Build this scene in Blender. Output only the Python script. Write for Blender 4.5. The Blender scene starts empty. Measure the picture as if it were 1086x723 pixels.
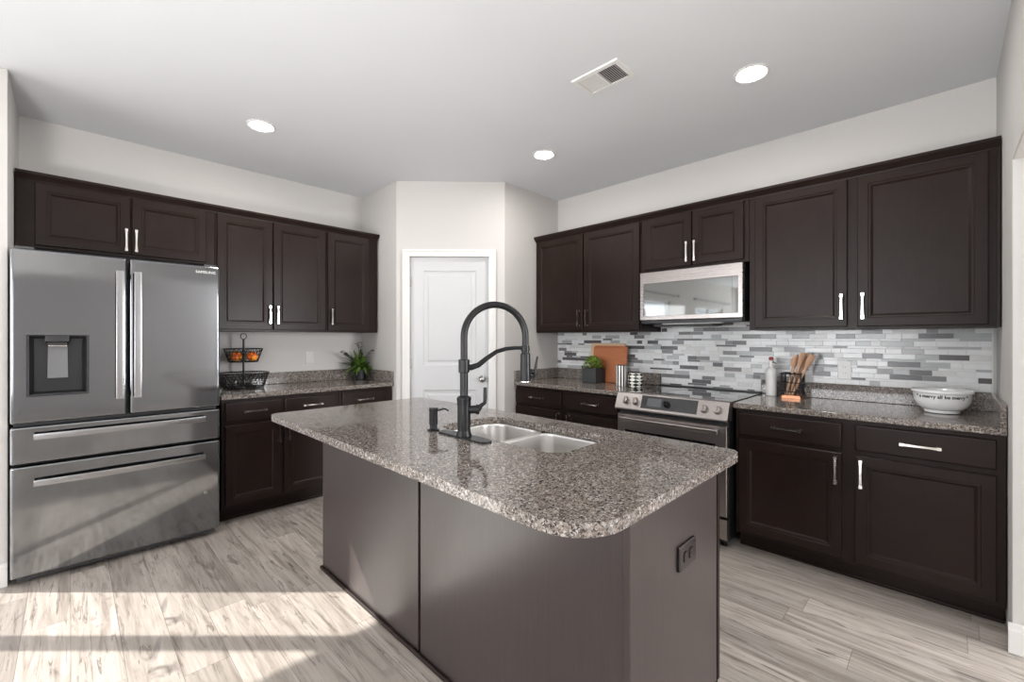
import bpy, bmesh, math, random
from mathutils import Vector, Matrix
random.seed(7)
PI = math.pi
scene = bpy.context.scene
COL = scene.collection

# ------------------------------------------------------------------ camera
YAW = 0.7805
cam_d = bpy.data.cameras.new('camera'); cam = bpy.data.objects.new('camera', cam_d); COL.objects.link(cam)
cam.location = (0, 0, 1.315); cam.rotation_euler = (PI/2, 0, YAW - PI/2)
cam_d.sensor_width = 36; cam_d.lens = 463.94/1086*36
cam_d.shift_x = -0.4/1086; cam_d.shift_y = -2.5/1086; cam_d.clip_start = 0.02
scene.camera = cam
FW = Vector((math.cos(YAW), math.sin(YAW), 0)); RT = Vector((math.sin(YAW), -math.cos(YAW), 0))

# ------------------------------------------------------------------ view, world, sun, fill lamps
vs = scene.view_settings
vs.view_transform = 'Standard'; vs.look = 'None'; vs.gamma = 1; vs.use_curve_mapping = False
vs.exposure = 0.16
w = bpy.data.worlds.new('sky'); scene.world = w; w.use_nodes = True
w.node_tree.nodes['Background'].inputs[0].default_value = (0.80, 0.90, 1.0, 1)
w.node_tree.nodes['Background'].inputs[1].default_value = 1.6

def lamp(name, kind, loc, direction, energy, color=(1, 1, 1), **kw):
    d = bpy.data.lights.new(name, kind); d.energy = energy; d.color = color
    for k, v in kw.items(): setattr(d, k, v)
    o = bpy.data.objects.new(name, d); COL.objects.link(o); o.location = loc
    o.rotation_euler = Vector(direction).to_track_quat('-Z', 'Y').to_euler()
    return o
lamp('sun', 'SUN', (-5, 8, 6), (RT.x, RT.y, -0.606), 9.8, (1.0, 0.97, 0.92), angle=0.009)
# added fill lamps standing in for daylight at unseen windows behind the camera
lamp('window_daylight', 'AREA', (-6.85, 2.3, 1.45), (1, .05, .25), 215, (0.97, 0.98, 1.0), shape='RECTANGLE', size=3.4, size_y=2.0)
lamp('window_daylight', 'AREA', (-6.85, -2.4, 1.45), (1, 0, .35), 20, (0.97, 0.98, 1.0), shape='RECTANGLE', size=1.8, size_y=1.8)
lamp('window_daylight', 'AREA', (-2.6, -3.85, 1.35), (.1, 1, .25), 75, (0.97, 0.98, 1.0), shape='RECTANGLE', size=2.6, size_y=2.0)
lamp('window_daylight', 'AREA', (3.0, -3.85, 1.45), (-.15, 1, .2), 185, (0.97, 0.98, 1.0), shape='RECTANGLE', size=.9, size_y=1.6)
# unseen spot added behind the camera, aimed up to brighten the ceiling
lamp('ceiling_fill', 'SPOT', (-.95, .25, .75), (0.30, 0.26, 1), 270, (1.0, 0.985, 0.96), spot_size=math.radians(138), spot_blend=.7, shadow_soft_size=.3)
lamp('window_daylight', 'AREA', (-1.9, 4.20, 1.05), (0.35, -1, -.1), 22, (0.95, 0.98, 1.0), shape='RECTANGLE', size=1.6, size_y=1.9)

# ------------------------------------------------------------------ geometry constants
YL, XW = 4.233, 3.575            # fridge wall, range wall
CEIL = 2.75
YU, XU = 3.880, 3.234            # faces of the wall cabinets
YB, XB = 3.628, 2.950            # faces of the base cabinets
YC, XC = 3.5965, 2.919           # front edges of the worktops
YS = -0.198                      # side wall beside the range run
XR, YR = 2.09, 2.872             # return walls of the pantry
TOP, SLAB = 0.914, 0.032

# ------------------------------------------------------------------ node materials
def mat(name, color=(.5, .5, .5), rough=.5, metal=0., spec=.5, coat=0., coat_rough=.05, emit=None, alpha=None):
    m = bpy.data.materials.new(name); m.use_nodes = True
    b = m.node_tree.nodes['Principled BSDF']
    b.inputs['Base Color'].default_value = (*color, 1); b.inputs['Roughness'].default_value = rough
    b.inputs['Metallic'].default_value = metal; b.inputs['Specular IOR Level'].default_value = spec
    b.inputs['Coat Weight'].default_value = coat; b.inputs['Coat Roughness'].default_value = coat_rough
    if emit:
        b.inputs['Emission Color'].default_value = (*emit[0], 1); b.inputs['Emission Strength'].default_value = emit[1]
    return m
class NT:
    def __init__(s, m): s.t = m.node_tree; s.b = s.t.nodes['Principled BSDF']
    def n(s, kind, **kw):
        x = s.t.nodes.new(kind)
        for k, v in kw.items():
            if k.startswith('_'): x.inputs[k[1:].replace('_', ' ')].default_value = v
            else: setattr(x, k, v)
        return x
    def l(s, a, b): s.t.links.new(a, b)
    def math(s, op, a, b=None, c=None):
        x = s.n('ShaderNodeMath', operation=op)
        for i, v in enumerate((a, b, c)):
            if v is None: continue
            if isinstance(v, (int, float)): x.inputs[i].default_value = v
            else: s.l(v, x.inputs[i])
        return x.outputs[0]
    def coord(s, scale=(1, 1, 1), loc=(0, 0, 0), rot=(0, 0, 0)):
        tc = s.n('ShaderNodeTexCoord'); mp = s.n('ShaderNodeMapping')
        mp.inputs['Scale'].default_value = scale; mp.inputs['Location'].default_value = loc; mp.inputs['Rotation'].default_value = rot
        s.l(tc.outputs['Object'], mp.inputs[0]); return mp.outputs[0]
    def noise(s, vec, scale, detail=4, rough=.5, dist=0.):
        x = s.n('ShaderNodeTexNoise'); x.inputs['Scale'].default_value = scale; x.inputs['Detail'].default_value = detail
        x.inputs['Roughness'].default_value = rough; x.inputs['Distortion'].default_value = dist
        if vec is not None: s.l(vec, x.inputs['Vector'])
        return x.outputs[0]
    def ramp(s, fac, stops, interp='LINEAR'):
        x = s.n('ShaderNodeValToRGB'); e = x.color_ramp.elements; x.color_ramp.interpolation = interp
        while len(e) < len(stops): e.new(.5)
        for el, (p, c) in zip(e, stops):
            el.position = p; el.color = (*c, 1) if len(c) == 3 else c
        s.l(fac, x.inputs[0]); return x.outputs[0]
    def mix(s, fac, a, b, mode='MIX'):
        x = s.n('ShaderNodeMix', data_type='RGBA', blend_type=mode)
        for i, v in ((0, fac), (6, a), (7, b)):
            if isinstance(v, (int, float)): x.inputs[i].default_value = v
            elif isinstance(v, tuple): x.inputs[i].default_value = (*v, 1)
            else: s.l(v, x.inputs[i])
        return x.outputs[2]
    def bump(s, h, strength=.1, dist=.002):
        x = s.n('ShaderNodeBump'); x.inputs['Strength'].default_value = strength; x.inputs['Distance'].default_value = dist
        s.l(h, x.inputs['Height']); s.l(x.outputs[0], s.b.inputs['Normal'])

def m_paint(name, color, rough=.75, sc=220, st=.08):
    m = mat(name, color, rough, spec=.25); t = NT(m)
    n = t.noise(t.coord(), sc, 3); t.bump(n, st, .001)
    n2 = t.noise(t.coord(), 1.3, 2)
    c = t.mix(n2, tuple(x*.97 for x in color), tuple(min(1, x*1.03) for x in color)); t.l(c, t.b.inputs['Base Color'])
    return m
WALL = m_paint('wall_paint', (.578, .556, .535))
CEILM = m_paint('ceiling_paint', (.735, .75, .77), .85, 160, .12)
TRIM = m_paint('white_trim', (.72, .70, .68), .4, 60, .01)
DOORW = m_paint('white_door', (.57, .57, .575), .42, 60, .01)

def m_wood():
    m = mat('espresso_wood', (.02, .015, .013), .33, spec=.15); t = NT(m)
    g = t.noise(t.coord((9, 9, 1.1)), 7, 5, .6, .6)
    b = t.noise(t.coord((1, 1, 1)), 2.6, 3, .6)
    c = t.mix(g, (.0100, .0060, .0049), (.0215, .0130, .0105)); c = t.mix(t.ramp(b, [(.35, (0, 0, 0)), (.7, (.55, .55, .55))]), c, (.026, .0160, .0132))
    t.l(c, t.b.inputs['Base Color'])
    r = t.n('ShaderNodeMapRange'); r.inputs[3].default_value = .25; r.inputs[4].default_value = .38; t.l(b, r.inputs[0]); t.l(r.outputs[0], t.b.inputs['Roughness'])
    t.bump(g, .05, .0008)
    return m
WOOD = m_wood()
def m_panel():
    m = mat('island_veneer', (.03, .022, .02), .34, spec=.4, coat=.22, coat_rough=.22); t = NT(m)
    g = t.noise(t.coord((14, 14, .9)), 6, 5, .6, .4); b = t.noise(t.coord((1.2, 1.2, .5)), 2, 3)
    c = t.mix(g, (.030, .0225, .021), (.058, .044, .041)); c = t.mix(t.ramp(b, [(.3, (0, 0, 0)), (.8, (.5, .5, .5))]), c, (.060, .046, .043))
    t.l(c, t.b.inputs['Base Color']); t.bump(g, .04, .0008)
    return m
PANEL = m_panel()
DARK = mat('cabinet_dark', (.008, .006, .006), .5)

def m_granite():
    m = mat('speckled_granite', (.2, .16, .14), .07, spec=.5); t = NT(m)
    co = t.coord()
    ns = t.n('ShaderNodeTexNoise'); ns.inputs['Scale'].default_value = 60; t.l(co, ns.inputs['Vector'])
    vv = t.n('ShaderNodeVectorMath', operation='MULTIPLY_ADD'); vv.inputs[1].default_value = (.014, .014, .014)
    t.l(ns.outputs[1], vv.inputs[0]); t.l(co, vv.inputs[2])
    v = t.n('ShaderNodeTexVoronoi'); v.inputs['Scale'].default_value = 150; t.l(vv.outputs[0], v.inputs['Vector'])
    v2 = t.n('ShaderNodeTexVoronoi'); v2.inputs['Scale'].default_value = 300; t.l(vv.outputs[0], v2.inputs['Vector'])
    sep = t.n('ShaderNodeSeparateColor'); t.l(v.outputs['Color'], sep.inputs[0])
    sep2 = t.n('ShaderNodeSeparateColor'); t.l(v2.outputs['Color'], sep2.inputs[0])
    c1 = t.ramp(sep.outputs[0], [(0, (.022, .019, .017)), (.14, (.075, .060, .052)), (.30, (.175, .142, .122)), (.50, (.255, .218, .190)),
                                 (.68, (.15, .138, .130)), (.79, (.34, .305, .275)), (.94, (.47, .45, .42))], 'CONSTANT')
    c2 = t.ramp(sep2.outputs[0], [(0, (.018, .016, .015)), (.2, (.13, .105, .09)), (.48, (.28, .24, .21)), (.75, (.20, .187, .178)), (.92, (.50, .475, .45))], 'CONSTANT')
    big = t.noise(co, 9, 3, .6)
    c = t.mix(t.ramp(sep2.outputs[1], [(.55, (0, 0, 0)), (.6, (1, 1, 1))]), c1, c2)
    c = t.mix(t.ramp(big, [(.35, (0, 0, 0)), (.75, (.35, .35, .35))]), c, (.185, .152, .132))
    t.l(c, t.b.inputs['Base Color'])
    return m
GRANITE = m_granite()

def m_floor():
    m = mat('grey_plank_floor', (.4, .37, .34), .38, spec=.45); t = NT(m)
    tc = t.n('ShaderNodeTexCoord'); sx = t.n('ShaderNodeSeparateXYZ'); t.l(tc.outputs['Object'], sx.inputs[0])
    X, Y = sx.outputs[0], sx.outputs[1]
    u = t.math('DIVIDE', X, .155); row = t.math('FLOOR', u); fu = t.math('SUBTRACT', u, row)
    wn = t.n('ShaderNodeTexWhiteNoise', noise_dimensions='1D'); t.l(row, wn.inputs['W'])
    v = t.math('ADD', t.math('DIVIDE', Y, 1.22), t.math('MULTIPLY', wn.outputs[0], 3.7)); colu = t.math('FLOOR', v); fv = t.math('SUBTRACT', v, colu)
    wn2 = t.n('ShaderNodeTexWhiteNoise', noise_dimensions='2D'); cb = t.n('ShaderNodeCombineXYZ'); t.l(row, cb.inputs[0]); t.l(colu, cb.inputs[1]); t.l(cb.outputs[0], wn2.inputs['Vector'])
    pid = wn2.outputs[0]
    # grain coordinate: stretched along the plank, shifted per plank
    gx = t.math('ADD', t.math('MULTIPLY', X, 15), t.math('MULTIPLY', pid, 91)); gy = t.math('ADD', t.math('MULTIPLY', Y, 1.15), t.math('MULTIPLY', pid, 37))
    gc = t.n('ShaderNodeCombineXYZ'); t.l(gx, gc.inputs[0]); t.l(gy, gc.inputs[1])
    g1 = t.noise(gc.outputs[0], 1.5, 6, .65, 1.1)
    fx = t.math('MULTIPLY', gx, 3.2); fc = t.n('ShaderNodeCombineXYZ'); t.l(fx, fc.inputs[0]); t.l(gy, fc.inputs[1])
    g2 = t.noise(fc.outputs[0], 2.2, 4, .6, .3)
    base = t.ramp(g1, [(.24, (.085, .067, .055)), (.36, (.255, .216, .186)), (.49, (.435, .386, .343)), (.64, (.565, .515, .47)), (.8, (.64, .595, .55))])
    base = t.mix(.28, base, t.ramp(g2, [(.25, (.27, .232, .204)), (.7, (.62, .57, .52))]))
    tone = t.ramp(pid, [(0, (.66, .65, .645)), (.5, (.84, .83, .82)), (1, (1.02, 1.01, 1.0))])
    base = t.mix(1.0, base, tone, 'MULTIPLY')
    # sparse dark knots drawn out along the board
    kx = t.n('ShaderNodeCombineXYZ'); t.l(t.math('MULTIPLY', gx, .42), kx.inputs[0]); t.l(t.math('MULTIPLY', gy, 1.6), kx.inputs[1])
    kn = t.noise(kx.outputs[0], 1.5, 3, .55, 1.5)
    base = t.mix(t.ramp(kn, [(.62, (0, 0, 0)), (.74, (.7, .7, .7))]), base, (.075, .062, .055))
    lx = t.n('ShaderNodeCombineXYZ'); t.l(t.math('MULTIPLY', gx, 1.5), lx.inputs[0]); t.l(t.math('MULTIPLY', gy, 1.3), lx.inputs[1])
    ln = t.noise(lx.outputs[0], 1.3, 3, .5, 2.2)
    base = t.mix(t.ramp(ln, [(.620, (0, 0, 0)), (.645, (.72, .72, .72)), (.665, (.15, .15, .15)), (.72, (.7, .7, .7))]), base, (.085, .066, .054))
    du = t.math('MULTIPLY', t.math('MINIMUM', fu, t.math('SUBTRACT', 1, fu)), .155)
    dv = t.math('MULTIPLY', t.math('MINIMUM', fv, t.math('SUBTRACT', 1, fv)), 1.22)
    d = t.math('MINIMUM', du, dv)
    seam = t.ramp(t.math('MULTIPLY', d, 250), [(.12, (1, 1, 1)), (.45, (0, 0, 0))])
    base = t.mix(t.math('MULTIPLY', seam, .55), base, (.05, .042, .038))
    t.l(base, t.b.inputs['Base Color'])
    r = t.n('ShaderNodeMapRange'); r.inputs[3].default_value = .30; r.inputs[4].default_value = .46; t.l(g1, r.inputs[0]); t.l(r.outputs[0], t.b.inputs['Roughness'])
    t.bump(t.math('SUBTRACT', g1, t.math('MULTIPLY', seam, .6)), .12, .001)
    return m
FLOOR = m_floor()

def m_steel(name, color, rough, stretch=(400, 400, 3), amp=.08, metal=1.0):
    m = mat(name, color, rough, metal); t = NT(m)
    n = t.noise(t.coord(stretch), 1.0, 3)
    r = t.n('ShaderNodeMapRange'); r.inputs[3].default_value = rough - amp*.5; r.inputs[4].default_value = rough + amp*.5; t.l(n, r.inputs[0]); t.l(r.outputs[0], t.b.inputs['Roughness'])
    c = t.mix(n, tuple(x*.93 for x in color), tuple(min(1, x*1.05) for x in color)); t.l(c, t.b.inputs['Base Color'])
    return m
STEEL = m_steel('fridge_steel', (.275, .283, .295), .085, (300, 300, 2), .03)
STEELH = m_steel('handle_steel', (.40, .40, .405), .22)
STEELW = m_steel('oven_steel', (.37, .335, .32), .27, (3, 3, 400))
STEELS = m_steel('sink_steel', (.74, .72, .70), .36, (200, 8, 8))
STEELO = m_steel('range_steel', (.40, .362, .348), .34, (3, 3, 400), .05)
CHROME = m_steel('satin_chrome', (.82, .80, .77), .16, (50, 50, 50), .03)
NICKEL = m_steel('satin_nickel', (.45, .44, .42), .28, (60, 60, 60), .04)
def m_simple(name, color, rough, metal=0., var=.06, sc=40, **kw):
    m = mat(name, color, rough, metal, **kw); t = NT(m)
    n = t.noise(t.coord(), sc, 3); c = t.mix(n, tuple(x*(1-var) for x in color), tuple(min(1, x*(1+var)) for x in color)); t.l(c, t.b.inputs['Base Color'])
    return m
BLACKM = m_simple('matte_black_metal', (.0085, .0085, .0095),   .32, spec=.28)
BLACKP = m_simple('black_plastic', (.010, .010, .011), .35)
BGLASS = m_simple('black_glass', (.006, .006, .007), .04, spec=.8, coat=.5, coat_rough=.02)
MGLASS = m_simple('mirror_window', (.23, .235, .23), .04, metal=.85)
GREYP = m_simple('grey_plastic', (.16, .16, .165), .35)
DGREY = m_simple('fridge_case_grey', (.06, .06, .062), .45)
WHITEP = m_simple('white_plastic', (.78, .77, .75), .35)
CERAM = m_simple('white_ceramic', (.80, .80, .80), .12, spec=.6, coat=.4)
DISPLAY = m_simple('oven_display', (.10, .105, .11), .08)
GLASS = bpy.data.materials.new('window_glass'); GLASS.use_nodes = True
_t = GLASS.node_tree; _t.nodes.clear()
_o = _t.nodes.new('ShaderNodeOutputMaterial'); _mx = _t.nodes.new('ShaderNodeMixShader'); _tr = _t.nodes.new('ShaderNodeBsdfTransparent'); _gl = _t.nodes.new('ShaderNodeBsdfGlossy')
_gl.inputs['Roughness'].default_value = .02; _mx.inputs[0].default_value = .07
_t.links.new(_tr.outputs[0], _mx.inputs[1]); _t.links.new(_gl.outputs[0], _mx.inputs[2]); _t.links.new(_mx.outputs[0], _o.inputs[0])
LAMPM = mat('lamp_diffuser', (.9, .9, .9), .5, emit=((1, .97, .93), 210.0))
GROUT = m_simple('tile_grout', (.62, .62, .61), .8)
def m_tile(name, color, rough, var=.1, sc=25):
    return m_simple(name, color, rough, var=var, sc=sc, spec=.4)
TILES = [m_tile('white_glass_tile', (.73, .735, .735), .16), m_tile('pale_grey_tile', (.40, .41, .415), .16), m_tile('marble_tile', (.63, .625, .615), .2, .16, 30),
         m_tile('dark_grey_tile', (.10, .095, .10), .18), m_tile('mid_grey_tile', (.20, .195, .20), .16)]
def m_boardwood(name, a, b, rough=.4):
    m = mat(name, a, rough); t = NT(m); g = t.noise(t.coord((3, 3, 28)), 3, 5, .6, .5); t.l(t.mix(g, a, b), t.b.inputs['Base Color']); return m
CHERRY = m_boardwood('cherry_wood', (.36, .10, .034), (.56, .21, .085))
MAPLE = m_boardwood('maple_wood', (.62, .42, .25), (.74, .54, .36))
def m_spoon():
    m = mat('spoon_wood', (.50, .29, .17), .5); t = NT(m); g = t.noise(t.coord((60, 60, 6)), 2, 4); t.l(t.mix(g, (.50, .27, .155), (.70, .45, .30)), t.b.inputs['Base Color']); return m
SPOON = m_spoon()
COPPER = m_simple('copper', (.40, .185, .105), .34, metal=1.0)
def m_stripe():
    m = mat('striped_glaze', (.8, .8, .8), .2, coat=.4); t = NT(m)
    tc = t.n('ShaderNodeTexCoord'); s = t.n('ShaderNodeSeparateXYZ'); t.l(tc.outputs['Object'], s.inputs[0])
    a = t.math('ARCTAN2', s.outputs[1], s.outputs[0]); f = t.math('FRACT', t.math('MULTIPLY', a, 12/(2*PI)))
    t.l(t.ramp(f, [(0, (.78, .77, .75)), (.5, (.012, .012, .012))], 'CONSTANT'), t.b.inputs['Base Color']); return m
def m_check():
    m = mat('checked_glaze', (.8, .8, .8), .2, coat=.4); t = NT(m)
    tc = t.n('ShaderNodeTexCoord'); s = t.n('ShaderNodeSeparateXYZ'); t.l(tc.outputs['Object'], s.inputs[0])
    a = t.math('MULTIPLY', t.math('ARCTAN2', s.outputs[1], s.outputs[0]), 6/PI); z = t.math('MULTIPLY', s.outputs[2], 1/.027)
    # diamonds: the checks stand on their points
    p = t.math('MODULO', t.math('FLOOR', t.math('ADD', t.math('MULTIPLY_ADD', a, .5, z), 100)), 2)
    q = t.math('MODULO', t.math('FLOOR', t.math('ADD', t.math('MULTIPLY_ADD', a, -.5, z), 100)), 2)
    x = t.math('ABSOLUTE', t.math('SUBTRACT', p, q))
    t.l(t.mix(x, (.80, .78, .72), (.012, .014, .012)), t.b.inputs['Base Color']); return m
STRIPE, CHECK = m_stripe(), m_check()
def m_leaf(name, a, b):
    m = mat(name, a, .45, spec=.4); t = NT(m); n = t.noise(t.coord(), 45, 2); t.l(t.mix(t.ramp(n, [(.3, (0, 0, 0)), (.7, (1, 1, 1))]), a, b), t.b.inputs['Base Color']); return m
LEAF = m_leaf('boxwood_green', (.05, .13, .018), (.42, .55, .11))
FERN = m_leaf('fern_green', (.022, .062, .010), (.15, .24, .045))
EUCA = m_leaf('eucalyptus_green', (.035, .050, .032), (.10, .125, .08))
POT = m_simple('charcoal_pot', (.022, .022, .026), .5)
SLATE = m_simple('slate_pot', (.035, .038, .040), .6)
def m_fruit():
    m = mat('orange_peel', (.8, .2, .02), .4); t = NT(m); n = t.noise(t.coord(), 14, 3); t.l(t.ramp(n, [(.35, (.85, .10, .014)), (.6, (1.0, .36, .03))]), t.b.inputs['Base Color'])
    return m
FRUIT = m_fruit()
RED = m_simple('red_cap', (.35, .03, .03), .4)
INK = m_simple('black_ink', (.02, .02, .02), .5)
CURT = m_simple('sheer_curtain', (.70, .69, .66), .9)

# ------------------------------------------------------------------ mesh helpers
def ident(p): return p
def mb(): return bmesh.new()
def merge(bm, tmp, f=ident, mi=0):
    vm = {v: bm.verts.new(f(v.co)) for v in tmp.verts}
    for fc in tmp.faces:
        try: nf = bm.faces.new([vm[v] for v in fc.verts]); nf.material_index = mi if mi else fc.material_index
        except ValueError: pass
    tmp.free()
def box(bm, x0, x1, y0, y1, z0, z1, b=0.0, seg=2, f=ident, mi=0):
    t = bmesh.new(); bmesh.ops.create_cube(t, size=1)
    for v in t.verts: v.co = Vector(((x0+x1)/2 + v.co.x*(x1-x0), (y0+y1)/2 + v.co.y*(y1-y0), (z0+z1)/2 + v.co.z*(z1-z0)))
    if b > 0: bmesh.ops.bevel(t, geom=t.edges[:], offset=b, segments=seg, affect='EDGES', profile=.5)
    merge(bm, t, f, mi)
def loft(bm, loops, cap0=True, cap1=True, f=ident, mi=0, closed=True):
    vl = [[bm.verts.new(f(Vector(p))) for p in lp] for lp in loops]
    n = len(vl[0])
    for a, b in zip(vl, vl[1:]):
        for i in range(n if closed else n-1):
            j = (i+1) % n
            try: bm.faces.new((a[i], a[j], b[j], b[i])).material_index = mi
            except ValueError: pass
    if cap0 and n > 2: bm.faces.new(vl[0][::-1]).material_index = mi
    if cap1 and n > 2: bm.faces.new(vl[-1]).material_index = mi
def lathe(bm, prof, c=(0, 0, 0), seg=32, f=ident, mi=0, cap0=True, cap1=True):
    loft(bm, [[(c[0]+r*math.cos(2*PI*i/seg), c[1]+r*math.sin(2*PI*i/seg), c[2]+z) for i in range(seg)] for r, z in prof], cap0, cap1, f, mi)
def tube(bm, pts, r, seg=12, f=ident, mi=0, caps=True):
    pts = [Vector(p) for p in pts]; n = len(pts); rs = r if isinstance(r, (list, tuple)) else [r]*n
    tang = [(pts[min(i+1, n-1)]-pts[max(i-1, 0)]).normalized() for i in range(n)]
    up = Vector((0, 0, 1)) if abs(tang[0].z) < .9 else Vector((1, 0, 0))
    u = tang[0].cross(up).normalized(); loops = []
    for i in range(n):
        u = (u - tang[i]*u.dot(tang[i])).normalized(); v = tang[i].cross(u)
        loops.append([pts[i] + (u*math.cos(2*PI*k/seg) + v*math.sin(2*PI*k/seg))*rs[i] for k in range(seg)])
    loft(bm, loops, caps, caps, f, mi)
def ring_tube(bm, c, R, r, seg=32, tseg=8, axis='Z', f=ident, mi=0):
    pts = []
    for i in range(seg):
        a = 2*PI*i/seg; row = []
        for k in range(tseg):
            b = 2*PI*k/tseg; rr = R + r*math.cos(b); h = r*math.sin(b)
            p = (rr*math.cos(a), rr*math.sin(a), h)
            if axis == 'Y': p = (p[0], p[2], p[1])
            if axis == 'X': p = (p[2], p[0], p[1])
            row.append((c[0]+p[0], c[1]+p[1], c[2]+p[2]))
        pts.append(row)
    pts.append(pts[0]); loft(bm, pts, False, False, f, mi)
def rrect(x0, x1, y0, y1, r, z, n=5):
    if not isinstance(r, (list, tuple)): r = [r]*4
    out = []
    for (cx, cy, a0, q) in ((x1-r[0], y1-r[0], 0, r[0]), (x0+r[1], y1-r[1], PI/2, r[1]), (x0+r[2], y0+r[2], PI, r[2]), (x1-r[3], y0+r[3], 1.5*PI, r[3])):
        for i in range(n+1):
            a = a0 + PI/2*i/n; out.append((cx+q*math.cos(a), cy+q*math.sin(a), z))
    return out
def rings(bm, u0, u1, v0, v1, prof, f=ident, mi=0, back=True, fill=True):
    """rectangular loops at (inset, height): frame, bead and field of a cabinet door"""
    loops = [[(u0+i, v0+i, h), (u1-i, v0+i, h), (u1-i, v1-i, h), (u0+i, v1-i, h)] for i, h in prof]
    loft(bm, loops, back, fill, f, mi)
ORG = {}
def org(o): return ORG.get(o.name, Vector((0, 0, 0))) if o else Vector((0, 0, 0))
def build(name, bm, mats, parent=None, at=None, sharp=38, bevel=0, wn=True):
    """link one mesh object; coordinates given in world space. at = origin of a top-level mesh"""
    bmesh.ops.remove_doubles(bm, verts=bm.verts[:], dist=1e-6)
    bmesh.ops.recalc_face_normals(bm, faces=bm.faces[:])
    o0 = org(parent) if parent else Vector(at or (0, 0, 0))
    bmesh.ops.translate(bm, vec=-o0, verts=bm.verts[:])
    for fc in bm.faces: fc.smooth = True
    for e in bm.edges:
        if len(e.link_faces) == 2 and e.calc_face_angle(0) > math.radians(sharp): e.smooth = False
    me = bpy.data.meshes.new(name); bm.to_mesh(me); bm.free()
    for m in (mats if isinstance(mats, (list, tuple)) else [mats]): me.materials.append(m)
    o = bpy.data.objects.new(name, me); COL.objects.link(o)
    if parent: o.parent = parent
    else: o.location = o0
    ORG[o.name] = o0
    if bevel:
        md = o.modifiers.new('edge', 'BEVEL'); md.width = bevel; md.segments = 2; md.limit_method = 'ANGLE'; md.angle_limit = math.radians(50)
    if wn:
        md = o.modifiers.new('normals', 'WEIGHTED_NORMAL'); md.weight = 90; md.keep_sharp = True
    return o
def tag(o, label, cat, group=None):
    o['label'] = label; o['category'] = cat
    if group: o['group'] = group
    return o
def thing(name, loc, label, cat, group=None):
    o = bpy.data.objects.new(name, None); COL.objects.link(o); o.location = loc; o.empty_display_size = .1
    ORG[o.name] = Vector(loc); return tag(o, label, cat, group)
def struct(name, bm, m, **kw):
    o = build(name, bm, m, **kw); o['kind'] = 'structure'; return o
def note(o, label): o['label'] = label; return o

# wall frames: u along the wall, v up, w out of the wall into the room
def onleft(Y): return lambda p: Vector((p[0], Y - p[2], p[1]))
def onright(X): return lambda p: Vector((X - p[2], p[0], p[1]))

# ------------------------------------------------------------------ the room
b = mb(); box(b, -7.1, 3.7, -4.1, 4.4, -.1, 0); struct('floor', b, FLOOR)
b = mb(); box(b, -7.1, 3.7, -4.1, 4.4, CEIL, CEIL+.1); struct('ceiling', b, CEILM)
T = .12
DX0, DX1, DH = -2.75, -.98, 2.13       # glass door in the outer wall left of the fridge
WX0, WX1, WZ0, WZ1 = -5.9, -4.1, .75, 2.10
b = mb()
box(b, DX1, 2.2, YL, YL+T, 0, CEIL); box(b, WX1, DX0, YL, YL+T, 0, CEIL); box(b, -7.1, WX0, YL, YL+T, 0, CEIL)
box(b, DX0, DX1, YL, YL+T, DH, CEIL); box(b, WX0, WX1, YL, YL+T, WZ1, CEIL); box(b, WX0, WX1, YL, YL+T, 0, WZ0)
struct('wall_left', b, WALL)
b = mb(); box(b, -.325, -.235, 3.55, YL, 0, CEIL, .006, 2); struct('wall_fridge_side', b, WALL)
b = mb(); box(b, XW, XW+T, YS-T, YR+.1, 0, CEIL); struct('wall_right', b, WALL)
b = mb(); box(b, 2.78, XW, YS-T, YS, 0, CEIL, .006); box(b, -7.0, 2.785, YS-T, YS, 2.065, CEIL, .006); struct('wall_side', b, WALL)
b = mb(); box(b, XR, XR+.1, 3.557, YL, 0, CEIL); struct('wall_pantry_left', b, WALL)
b = mb(); box(b, 2.80, XW, YR, YR+.1, 0, CEIL); struct('wall_pantry_right', b, WALL)
# angled pantry wall with a door opening
A0, A1 = Vector((XR, 3.557, 0)), Vector((2.80, YR, 0))
dirA = (A1-A0).normalized(); nA = Vector((-dirA.y, dirA.x, 0)); nA = -nA if nA.dot(FW) > 0 else nA     # nA faces the camera
LA = (A1-A0).length
def onpan(p): q = A0 + dirA*p[0] + nA*p[2]; return Vector((q.x, q.y, p[1]))
mid = LA/2 - .012; DW = .716; du0, du1 = mid-DW/2, mid+DW/2; DT = 2.062
b = mb(); box(b, 0, du0-.018, 0, CEIL, -.1, 0, f=onpan); box(b, du1+.018, LA, 0, CEIL, -.1, 0, f=onpan); box(b, du0-.018, du1+.018, DT+.018, CEIL, -.1, 0, f=onpan)
struct('wall_pantry', b, WALL)
# casing and jamb
b = mb()
for i0, i1, h in ((.004, .047, .012), (.047, .066, .018)):
    box(b, du0-i1, du0-i0, 0, DT+i0, 0, h, f=onpan); box(b, du1+i0, du1+i1, 0, DT+i0, 0, h, f=onpan); box(b, du0-i1, du1+i1, DT+i0, DT+i1, 0, h, f=onpan)
for u0, u1, v0, v1 in ((du0-.018, du0-.003, 0, DT+.018), (du1+.003, du1+.018, 0, DT+.018), (du0-.018, du1+.018, DT+.003, DT+.018)):
    box(b, u0, u1, v0, v1, -.1, 0, f=onpan)
struct('trim_1', b, TRIM, wn=False, sharp=5)
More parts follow.
